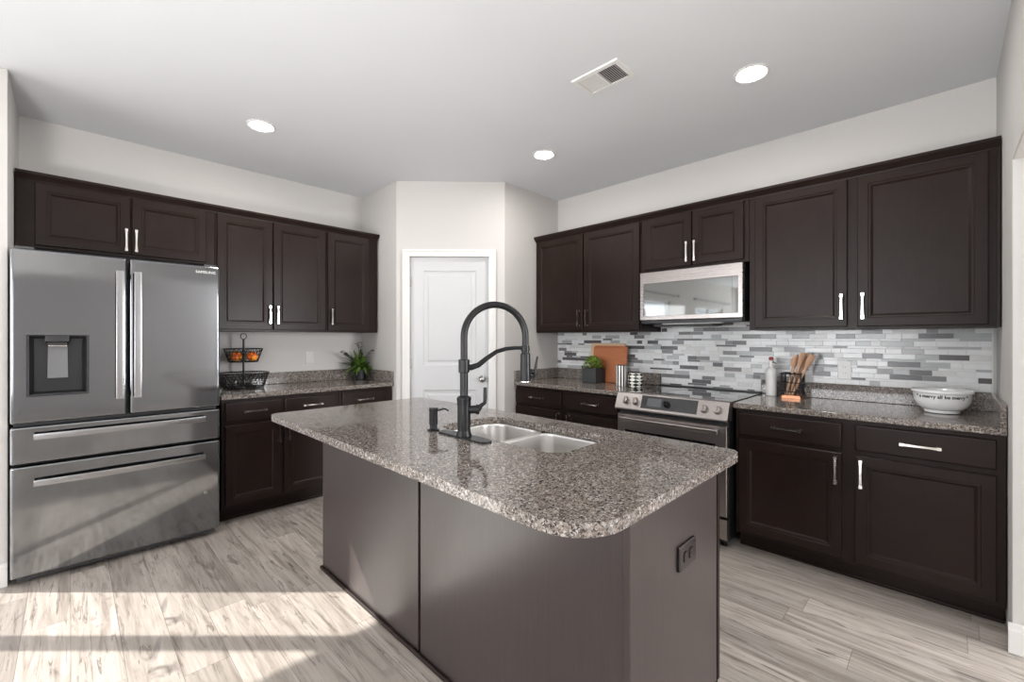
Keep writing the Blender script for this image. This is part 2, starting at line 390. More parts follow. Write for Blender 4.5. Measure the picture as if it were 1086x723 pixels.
# door leaf: two recessed panels
b = mb()
F0 = -.028
st = .115; pz = [(.20, .845), (1.066, 1.938)]
box(b, du0, du1, .012, DT, F0-.035, F0-.012, f=onpan)
def leafquad(u0, u1, v0, v1): box(b, u0, u1, v0, v1, F0-.012, F0, f=onpan)
leafquad(du0, du0+st, .012, DT); leafquad(du1-st, du1, .012, DT)
for v0, v1 in ((.012, pz[0][0]), (pz[0][1], pz[1][0]), (pz[1][1], DT)): leafquad(du0+st, du1-st, v0, v1)
dleaf = struct('door_1', b, DOORW, sharp=10)
for v0, v1 in pz:
    b = mb(); rings(b, du0+st, du1-st, v0, v1, [(0, F0), (.008, F0-.007), (.022, F0-.010), (.036, F0-.010), (.052, F0-.003)], f=onpan, back=False); build('panel', b, DOORW, dleaf, sharp=8)
b = mb()
kx, kz = du1-.058, .945
lathe(b, [(.031, 0), (.032, .004), (.028, .009), (.013, .014), (.011, .030), (.014, .036), (.025, .042), (.030, .052), (.0285, .062), (.020, .070), (.006, .073)], seg=24,
      f=lambda p: onpan((kx+p[0], kz+p[1], F0+p[2])))
note(build('door_knob', b, NICKEL, dleaf), 'satin nickel round knob')
for hz in (1.84, 1.085, .28):
    b = mb(); tube(b, [onpan((du0-.002, hz-.05, F0+.008)), onpan((du0-.002, hz+.05, F0+.008))], .006, 8); box(b, du0-.002, du0+.010, hz-.045, hz+.045, F0, F0+.003, f=onpan)
    if hz > 1.5: tube(b, [onpan((du0-.002, hz+.035, F0+.010)), onpan((du0-.030, hz+.035, F0+.03))], .004, 8)
    build('hinge', b, NICKEL, dleaf)
# baseboards
def baseboard(name, runs):
    b = mb()
    for f, u0, u1 in runs:
        box(b, u0, u1, 0, .125, 0, .013, .002, f=f); box(b, u0, u1, 0, .10, 0, .016, .003, f=f)
    struct(name, b, TRIM)
baseboard('baseboard_side', [(lambda p: Vector((2.78-p[2], p[0], p[1])), YS-T, YS+.012)])
baseboard('baseboard_fridge_side', [(lambda p: Vector((p[0], 3.55-p[2], p[1])), -.325, -.235)])
baseboard('baseboard_pantry', [(onpan, .0, du0-.066), (onpan, du1+.066, LA)])
baseboard('baseboard_left', [(onleft(YL), -4.1+.0, DX0-.08), (onleft(YL), DX1+.08, -.33)])
# outer openings: glass door, window with rods; unseen rear windows added for ambient light
def opening(name, f, u0, u1, v0, v1, posts, depth0=-.09, depth1=-.03):
    b = mb(); t = .05
    box(b, u0, u0+t, v0, v1, depth0, depth1, .003, f=f); box(b, u1-t, u1, v0, v1, depth0, depth1, .003, f=f)
    box(b, u0, u1, v1-t, v1, depth0, depth1, .003, f=f); box(b, u0, u1, v0, v0+(t if v0 > .05 else .02), depth0, depth1, .003, f=f)
    for a, c in posts: box(b, a, c, v0, v1, depth0, depth1, .003, f=f)
    o = struct(name, b, TRIM)
    b = mb(); box(b, u0+.02, u1-.02, v0+.02, v1-.02, -.063, -.058, f=f); build('glass_pane', b, GLASS, o)
    return o
opening('door_2', onleft(YL), DX0, DX1+.0, 0, DH, [(-1.630, -1.545)], -.085, -.027)
opening('window_1', onleft(YL), WX0, WX1, WZ0, WZ1, [(-5.03, -4.97)])
XBK, YBK = -7.0, -4.0
fb = lambda p: Vector((XBK + p[2], p[0], p[1])); fy = lambda p: Vector((p[0], YBK + p[2], p[1]))
b = mb()
holes = [(-3.3, -1.5, .55, 2.35), (.6, 4.0, .45, 2.45)]
box(b, XBK-T, XBK, -4.1, -3.3, 0, CEIL); box(b, XBK-T, XBK, -1.5, .6, 0, CEIL); box(b, XBK-T, XBK, 4.0, 4.4, 0, CEIL)
for a, c, z0, z1 in holes: box(b, XBK-T, XBK, a, c, 0, z0); box(b, XBK-T, XBK, a, c, z1, CEIL)
struct('wall_back', b, WALL)
b = mb()
holes2 = [(-3.9, -1.3, .35, 2.35), (2.5, 3.5, .6, 2.3)]
box(b, -7.1, -3.9, YBK-T, YBK, 0, CEIL); box(b, -1.3, 2.5, YBK-T, YBK, 0, CEIL); box(b, 3.5, 3.7, YBK-T, YBK, 0, CEIL)
for a, c, z0, z1 in holes2: box(b, a, c, YBK-T, YBK, 0, z0); box(b, a, c, YBK-T, YBK, z1, CEIL)
struct('wall_rear', b, WALL)
for i, (a, c, z0, z1) in enumerate(holes): opening('window_%d' % (i+2), fb, a, c, z0, z1, [((a+c)/2-.03, (a+c)/2+.03)])
for i, (a, c, z0, z1) in enumerate(holes2): opening('window_%d' % (i+4), fy, a, c, z0, z1, [((a+c)/2-.03, (a+c)/2+.03)])
b = mb(); box(b, XW, XW+T, YBK-.1, YS-T, 0, CEIL); struct('wall_hall', b, WALL)
for nm, x0, x1, lab in (('a', -3.0, -.70, 'black curtain rod over the glass door left of the fridge'), ('b', -6.15, -3.9, 'black curtain rod over the far dining window')):
    r = thing('curtain_rod', ((x0+x1)/2, YL-.08, 2.24), lab, 'curtain rod', 'curtain rods')
    b = mb(); tube(b, [(x0, YL-.08, 2.24), (x1, YL-.08, 2.24)], .012, 10); build('rod', b, BLACKM, r)
    for x in (x0, x1):
        b = mb(); lathe(b, [(.001, -.03), (.018, -.02), (.024, 0), (.018, .02), (.001, .03)], (x, YL-.08, 2.24), 12); build('finial', b, BLACKM, r)
        b = mb(); xx = x+.1*(1 if x == x0 else -1); tube(b, [(xx, YL, 2.24), (xx, YL-.08, 2.24)], .008, 8); build('bracket', b, BLACKM, r)

# ------------------------------------------------------------------ ceiling: recessed lights and vent
for x, y, lab in ((.905, 3.282, 'recessed white ceiling light nearest the fridge wall'), (2.595, .747, 'largest recessed ceiling light, above the right end of the range counter'),
                  (2.60, 2.227, 'small recessed ceiling light near the pantry corner')):
    t = thing('recessed_light', (x, y, CEIL), lab, 'ceiling light', 'recessed ceiling lights')
    b = mb(); lathe(b, [(.088, 0), (.0875, -.004), (.082, -.007), (.074, -.006), (.066, -.001), (.066, 0)], (x, y, CEIL), 40, cap0=False, cap1=False); build('trim_ring', b, WHITEP, t)
    b = mb(); lathe(b, [(.066, -.0012), (.03, -.0025), (.002, -.003)], (x, y, CEIL), 40, cap0=False); note(build('diffuser', b, LAMPM, t), 'glowing white lamp lens')
for x, y in ((-.8, .6), (-3.0, 1.8), (-3.4, -1.6), (-5.4, .8)):
    t = thing('recessed_light', (x, y, CEIL), 'recessed ceiling light over the room behind the camera', 'ceiling light', 'recessed lights behind the camera')
    b = mb(); lathe(b, [(.088, 0), (.082, -.007), (.066, -.001), (.066, 0)], (x, y, CEIL), 32, cap0=False, cap1=False); build('trim_ring', b, WHITEP, t)
    b = mb(); lathe(b, [(.066, -.0012), (.002, -.003)], (x, y, CEIL), 32, cap0=False); build('diffuser', b, LAMPM, t)
vx0, vx1, vy0, vy1 = 1.962, 2.165, 1.192, 1.486
t = thing('ceiling_vent', ((vx0+vx1)/2, (vy0+vy1)/2, CEIL), 'white louvred air vent in the ceiling between the recessed lights', 'air vent')
b = mb()
cy = (vy0+vy1)/2
def vring(x0, x1, y0, y1, prof): loft(b, [[(x0+i, y0+i, z), (x1-i, y0+i, z), (x1-i, y1-i, z), (x0+i, y1-i, z)] for i, z in prof], False, False)
vring(vx0, vx1, vy0, vy1, [(0, CEIL-.0005), (.002, CEIL-.006), (.006, CEIL-.009), (.028, CEIL-.009), (.030, CEIL-.0005)])
box(b, vx0+.029, vx1-.029, cy-.006, cy+.006, CEIL-.0088, CEIL-.001)
build('frame', b, WHITEP, t)
b = mb(); box(b, vx0+.02, vx1-.02, vy0+.02, vy1-.02, CEIL-.0015, CEIL-.0005); build('duct_opening', b, DGREY, t)
for (a, c, sg) in ((vy0+.032, cy-.008, 1), (cy+.008, vy1-.032, -1)):
    n = 9
    for i in range(n):
        y = a + (c-a)*(i+.5)/n; d = .0045*sg
        b = mb(); loft(b, [[(xx, y-d-.0006, CEIL-.009), (xx, y-d+.0006, CEIL-.009), (xx, y+d+.0006, CEIL-.002), (xx, y+d-.0006, CEIL-.002)] for xx in (vx0+.03, vx1-.03)])
        build('louvre', b, WHITEP, t)

# ------------------------------------------------------------------ cabinets
def pull_mesh(f, cu, cv, length, vert, w0):
    b = mb(); h = length/2
    def g(p): return f((cu+p[1], cv+p[0], w0+p[2])) if vert else f((cu+p[0], cv+p[1], w0+p[2]))
    for s in (-1, 1):
        x = s*(h-.008)
        loft(b, [rrect(x-.0085, x+.0085, -.0085, .0085, .002, 0, 2), rrect(x-.0085, x+.0085, -.0085, .0085, .002, .003, 2), rrect(x-.0055, x+.0055, -.0055, .0055, .002, .008, 2),
                 rrect(x-.0055, x+.0055, -.0055, .0055, .002, .022, 2), rrect(x-.0085, x+.0085, -.0075, .0075, .002, .027, 2), rrect(x-.0085, x+.0085, -.0075, .0075, .002, .034, 2)], f=g)
    pts = []
    for i in range(13):
        q = -1 + 2*i/12; pts.append((q*(h-.014), q, .0048 + .0012*(q*q)))
    loft(b, [[(x, -wd, .026), (x, wd, .026), (x, wd, .0335+.002*(1-q*q)), (x, -wd, .0335+.002*(1-q*q))] for x, q, wd in pts], f=g)
    return b
DOORP = [(0, 0), (0, .017), (.003, .020), (.048, .020), (.0505, .0170), (.0590, .0168), (.0700, .0088), (.0730, .0084)]
DRAWP = [(0, 0), (0, .014), (.004, .0185), (.010, .020)]
def door(parent, f, u0, u1, v0, v1, hu, hv, hl=.148):
    u0, u1 = min(u0, u1), max(u0, u1)
    b = mb(); rings(b, u0, u1, v0, v1, [(i, h+.001) for i, h in DOORP], f); d = build('door', b, WOOD, parent, sharp=20)
    if hu is not None: note(build('handle', pull_mesh(f, hu, hv, hl, True, .0209), CHROME, d), 'polished chrome bar pull')
    return d
def drawer(parent, f, u0, u1, v0, v1, hl=.15):
    u0, u1 = min(u0, u1), max(u0, u1)
    b = mb(); rings(b, u0, u1, v0, v1, [(i, h+.001) for i, h in DRAWP], f); d = build('drawer', b, WOOD, parent, sharp=20)
    note(build('handle', pull_mesh(f, (u0+u1)/2, (v0+v1)/2, hl, False, .0209), CHROME, d), 'polished chrome bar pull')
def carcass(parent, f, u0, u1, v0, v1, depth, name='carcass'):
    u0, u1 = min(u0, u1), max(u0, u1)
    b = mb(); box(b, u0, u1, v0, v1, -depth, 0, .0015, 1, f=f); build(name, b, WOOD, parent)
FL, FR = onleft(YU), onright(XU)
UB, UT = 1.372, 2.285
dUL = YL-YU-.003; dUR = XW-XU-.003
def cab(f, u, v, label, cat, group, name):
    p = f((u, v, 0)); return thing(name, p, label, cat, group)
g_u = 'dark wall cabinets'
t = cab(FL, .265, 1.862, 'short two-door dark wall cabinet above the refrigerator', 'cabinet', g_u, 'wall_cabinet')
carcass(t, FL, -.230, .757, 1.862, UT, dUL); door(t, FL, -.150, .279, 1.876, 2.252, .259, 1.965); door(t, FL, .289, .702, 1.876, 2.252, .309, 1.965)
t = cab(FL, 1.17, UB, 'tall two-door dark wall cabinet just right of the refrigerator', 'cabinet', g_u, 'wall_cabinet')
carcass(t, FL, .759, 1.583, UB, UT, dUL); door(t, FL, .770, 1.147, 1.387, 2.252, 1.124, 1.507, .14); door(t, FL, 1.157, 1.572, 1.387, 2.252, 1.181, 1.507, .14)
t = cab(FL, 1.83, UB, 'single-door dark wall cabinet above the leafy potted plant', 'cabinet', g_u, 'wall_cabinet')
carcass(t, FL, 1.585, 2.070, UB, UT, dUL); door(t, FL, 1.596, 1.985, 1.387, 2.252, 1.620, 1.507, .14)
t = cab(FR, 2.30, UB, 'tall two-door dark wall cabinet above the cutting boards', 'cabinet', g_u, 'wall_cabinet')
carcass(t, FR, 1.739, 2.867, UB, UT, dUR); door(t, FR, 2.302, 2.852, 1.387, 2.252, 2.338, 1.497); door(t, FR, 1.750, 2.290, 1.387, 2.252, 2.252, 1.497)
t = cab(FR, 1.34, 1.838, 'short two-door dark wall cabinet above the microwave', 'cabinet', g_u, 'wall_cabinet')
carcass(t, FR, .945, 1.737, 1.838, UT, dUR); door(t, FR, 1.332, 1.700, 1.858, 2.252, 1.356, 1.955); door(t, FR, .975, 1.322, 1.858, 2.252, 1.298, 1.955)
t = cab(FR, .37, UB, 'wide two-door dark wall cabinet right of the microwave', 'cabinet', g_u, 'wall_cabinet')
carcass(t, FR, YS+.004, .943, UB, UT, dUR); door(t, FR, .412, .905, 1.387, 2.252, .436, 1.503); door(t, FR, -.152, .364, 1.387, 2.252, .338, 1.503)
b = mb(); box(b, YS+.004, YS+.016, UB, UT-.02, 0, .012, .002, f=FR); build('scribe_moulding', b, WOOD, t)
# crown mouldings
def crown(name, f, u0, u1, label, end):
    prof = [(0, 2.256), (.006, 2.256), (.007, 2.264), (.013, 2.267), (.018, 2.276), (.026, 2.284), (.029, 2.290), (.034, 2.292), (.034, 2.308), (0, 2.308)]
    b = mb(); loops = []
    for u, e in ((u0, end[0]), (u1, end[1])): loops.append([(u + e*w_, v, w_+.001) for w_, v in prof])
    loft(b, loops, f=f); 
    if end[0]: box(b, u0, u0+.002, 2.262, 2.308, -.30, 0, f=f)
    if end[1]: box(b, u1-.002, u1, 2.262, 2.308, -.30, 0, f=f)
    box(b, u0, u1, UT+.001, 2.306, -.30, .002, f=f)
    return tag(build(name, b, WOOD, None, at=f((u0, 2.285, 0)), sharp=20), label, 'moulding')
crown('crown_moulding', FL, -.230, 2.070, 'dark crown moulding along the cabinets over the refrigerator side', (0, .25))
crown('crown_moulding', FR, YS+.004, 2.867, 'dark crown moulding along the cabinets over the range side', (0, .25))
# base cabinets
BL, BR = onleft(YB), onright(XB)
dBL, dBR = YL-YB-.004, XW-XB-.004
BT = TOP-SLAB-.001
def base(f, u0, u1, depth, label, kick_in=.085):
    t = cab(f, (u0+u1)/2, 0, label, 'cabinet', 'dark base cabinets', 'base_cabinet')
    b = mb(); z0 = .105
    # open-topped carcass: back, sides, bottom and face frame
    box(b, u0, u1, z0, BT, -.02, 0, .0015, 1, f=f); box(b, u0, u0+.018, z0, BT, -depth, -.02, f=f); box(b, u1-.018, u1, z0, BT, -depth, -.02, f=f)
    box(b, u0+.018, u1-.018, z0, BT, -depth, -depth+.01, f=f); box(b, u0+.018, u1-.018, z0, z0+.018, -depth+.01, -.02, f=f)
    build('carcass', b, WOOD, t)
    b = mb(); box(b, u0, u1, 0, z0, -depth, -kick_in, f=f); box(b, u0, u1, 0, .018, -kick_in, -kick_in+.012, .004, f=f); build('toe_kick', b, WOOD, t)
    return t
DV = (.722, .858); PV = (.128, .694)
t = base(BL, .748, 1.588, dBL, 'two-door dark base cabinet beside the refrigerator')
drawer(t, BL, .768, 1.140, *DV); drawer(t, BL, 1.160, 1.566, *DV); door(t, BL, .768, 1.140, *PV, 1.116, .602, .14); door(t, BL, 1.160, 1.566, *PV, 1.184, .602, .14)
t = base(BL, 1.590, 2.086, dBL, 'single-drawer dark base cabinet next to the pantry corner, below the potted plant')
drawer(t, BL, 1.612, 2.000, *DV); door(t, BL, 1.612, 2.000, *PV, 1.636, .602, .14)
t = base(BR, 1.752, 2.868, dBR, 'two-door dark base cabinet left of the range')
drawer(t, BR, 2.322, 2.858, *DV); drawer(t, BR, 1.774, 2.262, *DV); door(t, BR, 2.322, 2.858, *PV, 2.346, .606); door(t, BR, 1.774, 2.262, *PV, 2.238, .606)
t = base(BR, YS+.004, .938, dBR, 'wide two-door dark base cabinet right of the range')
drawer(t, BR, .399, .915, *DV); drawer(t, BR, -.164, .342, *DV); door(t, BR, .399, .915, *PV, .424, .606); door(t, BR, -.164, .342, *PV, .316, .606)

# ------------------------------------------------------------------ worktops
def slab(name, pts, label, at, extra):
    t = thing(name, at, label, 'countertop', 'speckled granite countertops')
    b = mb(); loft(b, [[(x, y, TOP-SLAB) for x, y in pts], [(x, y, TOP) for x, y in pts]]); build('slab', b, GRANITE, t, bevel=.005)
    for e in extra:
        b = mb(); e(b); build('upstand', b, GRANITE, t, bevel=.003)
    return t
UPZ = 1.016
slab('countertop', [(.742, YC), (XR-.002, YC), (XR-.002, YL-.002), (.742, YL-.002)], 'granite countertop holding the two-tier basket, right of the refrigerator', (1.42, 3.9, TOP),
     [lambda b: box(b, .742, XR-.002, YL-.022, YL-.002, TOP, UPZ), lambda b: box(b, XR-.022, XR-.002, YC+.004, YL-.023, TOP, UPZ)])
slab('countertop', [(XC, 1.747), (XW-.002, 1.747), (XW-.002, YR-.002), (XC, YR-.002)], 'short granite countertop holding the cutting boards, left of the range', (3.25, 2.3, TOP),
     [lambda b: box(b, XW-.022, XW-.002, 1.735, YR-.002, TOP, UPZ), lambda b: box(b, XC+.004, XW-.023, YR-.022, YR-.002, TOP, UPZ)])
slab('countertop', [(XC, YS+.003), (XW-.002, YS+.003), (XW-.002, .947), (XC, .947)], 'granite countertop holding the white bowl, right of the range', (3.25, .37, TOP),
     [lambda b: box(b, XW-.022, XW-.002, YS+.003, .958, TOP, UPZ), lambda b: box(b, XC+.02, XW-.023, YS+.003, YS+.023, TOP, UPZ)])

# ------------------------------------------------------------------ mosaic tile splashback
b = mb(); fT = onright(XW)
def tiles(b, u0, u1, v0, v1, rs):
    v = v0
    k = 0
    while v < v1-.004:
        h = rs[k % len(rs)]; k += 1; h = min(h, v1-v)
        u = u0 - random.uniform(0, .08)
        while u < u1:
            L = random.choice((.05, .075, .10, .10, .125, .15)) if h > .02 else random.choice((.075, .10, .15, .2))
            a, c = max(u, u0), min(u+L, u1)
            if c-a > .006:
                mi = random.choices((1, 2, 3, 4, 5), (45, 18, 17, 17, 9))[0]
                box_t(b, a+.0009, c-.0009, v+.0009, v+h-.0009, mi)
            u += L
        v += h
def box_t(b, u0, u1, v0, v1, mi):
    e = .0008
    lo = [[(u0, v0, .006), (u1, v0, .006), (u1, v1, .006), (u0, v1, .006)], [(u0, v0, .0085), (u1, v0, .0085), (u1, v1, .0085), (u0, v1, .0085)],
          [(u0+e, v0+e, .0093), (u1-e, v0+e, .0093), (u1-e, v1-e, .0093), (u0+e, v1-e, .0093)]]
    loft(b, lo, False, True, fT, mi)
box(b, -.182, YR-.003, UPZ, UB, .001, .007, f=fT); box(b, .962, 1.730, .905, UPZ, .001, .007, f=fT); box(b, .962, 1.730, UB, 1.45, .001, .007, f=fT)
RS = [.0315, .0155, .0315, .0315, .0155]
tiles(b, -.182, YR-.003, UPZ+.001, UB, RS); tiles(b, .962, 1.730, .907, UPZ+.001, RS); tiles(b, .962, 1.730, UB, 1.45, RS)
box(b, -.187, -.182, UPZ, UB, .001, .010, f=fT, mi=1)
tag(build('tile_splashback', b, [GROUT]+TILES, None, at=(XW, 1.34, 1.0)), 'white and grey glass mosaic strip tile splashback behind the range counters', 'backsplash')

# ------------------------------------------------------------------ wall outlets
def outlet(f, cu, cv, w_, h_, m1, m2, label, w0, horiz=False, tk=.003):
    t = thing('wall_outlet', f((cu, cv, w0)), label, 'outlet')
    b = mb(); loft(b, [rrect(cu-w_/2, cu+w_/2, cv-h_/2, cv+h_/2, .004, z, 3) for z in (w0, w0+tk)] + [rrect(cu-w_/2+.004, cu+w_/2-.004, cv-h_/2+.004, cv+h_/2-.004, .003, w0+tk+.003, 3)], f=f); build('plate', b, m1, t)
    for s in (-1, 1):
        b = mb(); a, c = (cu + s*.020, cv) if horiz else (cu, cv + s*.020)
        hw, hh = (.013, .016) if horiz else (.016, .013)
        loft(b, [rrect(a-hw, a+hw, c-hh, c+hh, .006, w0+tk+.002, 4), rrect(a-hw, a+hw, c-hh, c+hh, .006, w0+tk+.0055, 4)], f=f)
        r = build('receptacle', b, m1, t)
        b = mb()
        for q in (-.006, .006):
            if horiz: box(b, a-.004, a+.004, c+q-.0012, c+q+.0012, w0+tk+.0053, w0+tk+.0059, f=f)
            else: box(b, a+q-.0012, a+q+.0012, c-.004, c+.004, w0+tk+.0053, w0+tk+.0059, f=f)
        build('slots', b, m2, r)
    return t
outlet(onright(XW), .470, 1.11, .072, .118, WHITEP, GREYP, 'white double outlet set in the mosaic tiles, right of the wooden spoons', .0098)
outlet(onleft(YL), 1.575, 1.138,   .072, .116, m_simple('off_white_plate', (.60, .575, .55), .4), WHITEP, 'pale wall outlet on the plain wall between basket and plant', .001)

# ------------------------------------------------------------------ refrigerator
RX0, RX1, RF = -.224, .708, 3.470
fr = thing('refrigerator', ((RX0+RX1)/2, 3.85, 0), 'stainless steel four-door french door refrigerator with dispenser', 'refrigerator')
fF = onleft(RF + .075)         # w=.075 is the front of the doors
b = mb(); box(b, RX0+.006, RX1-.006, RF+.082, YL-.03, .05, 1.785, .006); box(b, RX0+.02, RX1-.02, RF+.06, RF+.2, .012, .05); build('case', b, DGREY, fr)
XM = .2435; g = .0045
fz = [(.045, .636), (.646, .846), (.862, 1.795)]
def slabdoor(u0, u1, v0, v1, hole=None):
    b = mb(); pr = [(0, 0), (0, .062), (.0025, .068), (.007, .073), (.013, .075)]
    loops = [rrect(u0+i, u1-i, v0+i, v1-i, max(.012-i, .002), h, 3) for i, h in pr]
    if hole is None: loft(b, loops, True, True, fF)
    else:
        loft(b, loops, True, False, fF)
        h0, h1, k0, k1 = hole; i = pr[-1][0]
        outer = loops[-1]; inner = []
        n = len(outer)//4
        for q, (x, y) in enumerate(((h1, k1), (h0, k1), (h0, k0), (h1, k0))): inner += [(x, y, .075)]*n
        vo = [b.verts.new(fF(p)) for p in outer]; vi = [b.verts.new(fF(inner[q*n])) for q in range(4)]
        for q in range(4):
            for k in range(n-1): b.faces.new((vo[q*n+k], vo[q*n+k+1], vi[q]))
            b.faces.new((vo[q*n+n-1], vo[((q+1)*n) % len(vo)], vi[(q+1) % 4], vi[q]))
        vb = [b.verts.new(fF((x, y, .012))) for x, y in ((h1, k1), (h0, k1), (h0, k0), (h1, k0))]
        for q in range(4): b.faces.new((vi[q], vi[(q+1) % 4], vb[(q+1) % 4], vb[q]))
        b.faces.new(vb)
    return b
HOLE = (-.166, .074, 1.003, 1.336)
dl = build('door', slabdoor(RX0, XM-g, *fz[2], HOLE), STEEL, fr); dr = build('door', slabdoor(XM+g, RX1, *fz[2]), STEEL, fr)
d1 = build('drawer', slabdoor(RX0, RX1, *fz[1]), STEEL, fr); d2 = build('drawer', slabdoor(RX0, RX1, *fz[0]), STEEL, fr)
# door handles: flat bars on stand-offs
for d, x in ((dl, XM-.040), (dr, XM+.040)):
    b = mb(); n = 16
    loft(b, [[(x-.0165, z, wz-.010), (x+.0165, z, wz-.010), (x+.0165, z, wz-.001), (x+.013, z, wz), (x-.013, z, wz), (x-.0165, z, wz-.001)] for z, wz in
             [(.965 + (1.712-.965)*i/n, .122 + .006*math.sin(PI*i/n)) for i in range(n+1)]], f=fF)
    for z in (.985, 1.69): box(b, x-.010, x+.010, z-.014, z+.014, .074, .116, .003, f=fF)
    build('handle', b, STEELH, d)
for d, z in ((d1, .792), (d2, .545)):
    b = mb(); n = 20
    loft(b, [[(x, z-.016, wz-.010), (x, z+.016, wz-.010), (x, z+.016, wz-.002), (x, z+.013, wz), (x, z-.013, wz), (x, z-.016, wz-.002)] for x, wz in
             [(-.138 + .758*i/n, .116 + .012*math.sin(PI*i/n)) for i in range(n+1)]], f=fF)
    for x in (-.115, .597): box(b, x-.014, x+.014, z-.010, z+.010, .074, .110, .003, f=fF)
    build('handle', b, STEELH, d)
# ice and water dispenser inside the left door
hx0, hx1, hz0, hz1 = HOLE
b = mb()
loft(b, [[(hx0+.001, hz0+.001, w_), (hx1-.001, hz0+.001, w_), (hx1-.001, hz1-.001, w_), (hx0+.001, hz1-.001, w_)] for w_ in (.077, .074)] +
     [[(hx0+.010, hz0+.010, .072), (hx1-.010, hz0+.010, .072), (hx1-.010, hz1-.006, .072), (hx0+.010, hz1-.006, .072)], [(hx0+.026, hz0+.022, .016), (hx1-.026, hz0+.022, .016), (hx1-.026, hz1-.02, .016), (hx0+.026, hz1-.02, .016)]], False, True, fF)
dp = note(build('dispenser', b, m_simple('dispenser_grey', (.018, .018, .020), .38, spec=.3), dl), 'dark glossy dispenser recess')
b = mb(); cxx = (hx0+hx1)/2 - .004
loft(b, [rrect(cxx-.050, cxx+.050, .016, .074, .01, z, 3) for z in (hz1-.004, hz1-.035)] + [rrect(cxx-.042, cxx+.042, .020, .066, .01, z, 3) for z in (hz1-.045, hz1-.058)],
     f=lambda p: fF((p[0], p[2], p[1])))
build('nozzle', b, BLACKP, dp)
b = mb(); box(b, cxx-.036, cxx+.036, hz1-.064, hz1-.056, .03, .064, .003, f=fF); note(build('nozzle_lip', b, CHROME, dp), 'bright chrome lip')
b = mb(); loft(b, [[(cxx-.040, hz0+.095, .030), (cxx+.040, hz0+.095, .030), (cxx+.040, hz0+.095, .036), (cxx-.040, hz0+.095, .036)], [(cxx-.038, hz1-.066, .018), (cxx+.038, hz1-.066, .018), (cxx+.038, hz1-.066, .026), (cxx-.038, hz1-.066, .026)]], f=fF)
note(build('paddle', b, GREYP, dp), 'pale grey dispenser paddle')
b = mb(); box(b, hx0+.022, hx1-.022, hz0+.006, hz0+.014, .018, .070, .002, f=fF)
build('drip_tray', b, BLACKP, dp)
b = mb(); lathe(b, [(.011, 0), (.011, .002), (.008, .003)], seg=20, f=lambda p: fF((.628+p[0], .300+p[1], .0745+p[2]))); build('badge', b, NICKEL, d2)
for x in (RX0+.05, RX1-.05):
    b = mb(); lathe(b, [(.022, 0), (.024, .006), (.016, .014), (.012, .05)], (x, RF+.10, 0), 16); build('foot', b, GREYP, fr)
    b = mb(); box(b, x-.035, x+.035, RF+.02, RF+.12, 1.786, 1.808, .004); build('hinge_cover', b, DGREY, fr)
def text(name, s, size, f, m, parent, ext=.0006, off=0):
    cu = bpy.data.curves.new(name, 'FONT'); cu.body = s; cu.size = size; cu.extrude = ext; cu.offset = off; cu.align_x = 'CENTER'; cu.align_y = 'CENTER'; cu.resolution_u = 3
    o = bpy.data.objects.new(name, cu); COL.objects.link(o)
    me = bpy.data.meshes.new_from_object(o.evaluated_get(bpy.context.evaluated_depsgraph_get())); bpy.data.objects.remove(o)
    b = mb(); b.from_mesh(me); bpy.data.meshes.remove(me)
    for v in b.verts: v.co = f(v.co)
    return build(name, b, m, parent)
text('lettering', 'SAMSUNG', .024, lambda p: fF((.628+p[0], 1.752+p[1], .0752+p[2])), WHITEP, dr)

# ------------------------------------------------------------------ over-the-range microwave
mY0, mY1, mZ0, mZ1, mX = .962, 1.722, 1.428, 1.832, 3.176
fm = onright(mX)
mw = thing('microwave', ((mX+XW)/2, 1.342, mZ0), 'stainless over-the-range microwave with mirrored window', 'microwave')
b = mb(); box(b, mY0+.004, mY1-.004, mZ0+.012, mZ1-.004, -(XW-mX)+.012, -.03, .003, f=fm); build('case', b, BLACKP, mw)
b = mb()   # door: steel ring round the window
u0, u1, v0, v1 = mY0+.006, mY1, mZ0+.030, mZ1
a0, a1, c0, c1 = mY0+.034, mY1-.030, v0+.032, mZ1-.088
rects = [((u0, u1, v0, v1), -.03), ((u0, u1, v0, v1), -.003), ((u0+.003, u1-.003, v0+.003, v1-.003), 0), ((a0, a1, c0, c1), 0), ((a0+.002, a1-.002, c0+.002, c1-.002), -.004)]
loft(b, [[(r[0], r[2], h), (r[1], r[2], h), (r[1], r[3], h), (r[0], r[3], h)] for r, h in rects], True, False, fm)
dm = build('door', b, STEELW, mw)
b = mb(); box(b, a0+.001, a1-.001, c0+.001, c1-.001, -.008, -.004, f=fm); note(build('window', b, MGLASS, dm), 'dark mirrored glass window')
b = mb(); box(b, a0+.040, a0+.041, c0+.004, c1-.004, -.004, -.0035, f=fm); build('control_line', b, BLACKP, dm)
b = mb(); box(b, mY0+.01, mY1-.01, mZ0+.004, mZ0+.027, -.16, -.006, .004, f=fm); build('vent_grille', b, BLACKP, mw)
b = mb(); box(b, 1.12, 1.56, mZ0-.003, mZ0+.004, -.09, -.05, .002, f=fm); note(build('task_lamp', b, WHITEP, mw), 'pale lamp strip under the microwave')
b = mb(); box(b, 1.22, 1.68, mZ0-.016, mZ0+.012, -.34, -.15, .004, f=fm); build('filter_panel', b, BLACKP, mw)

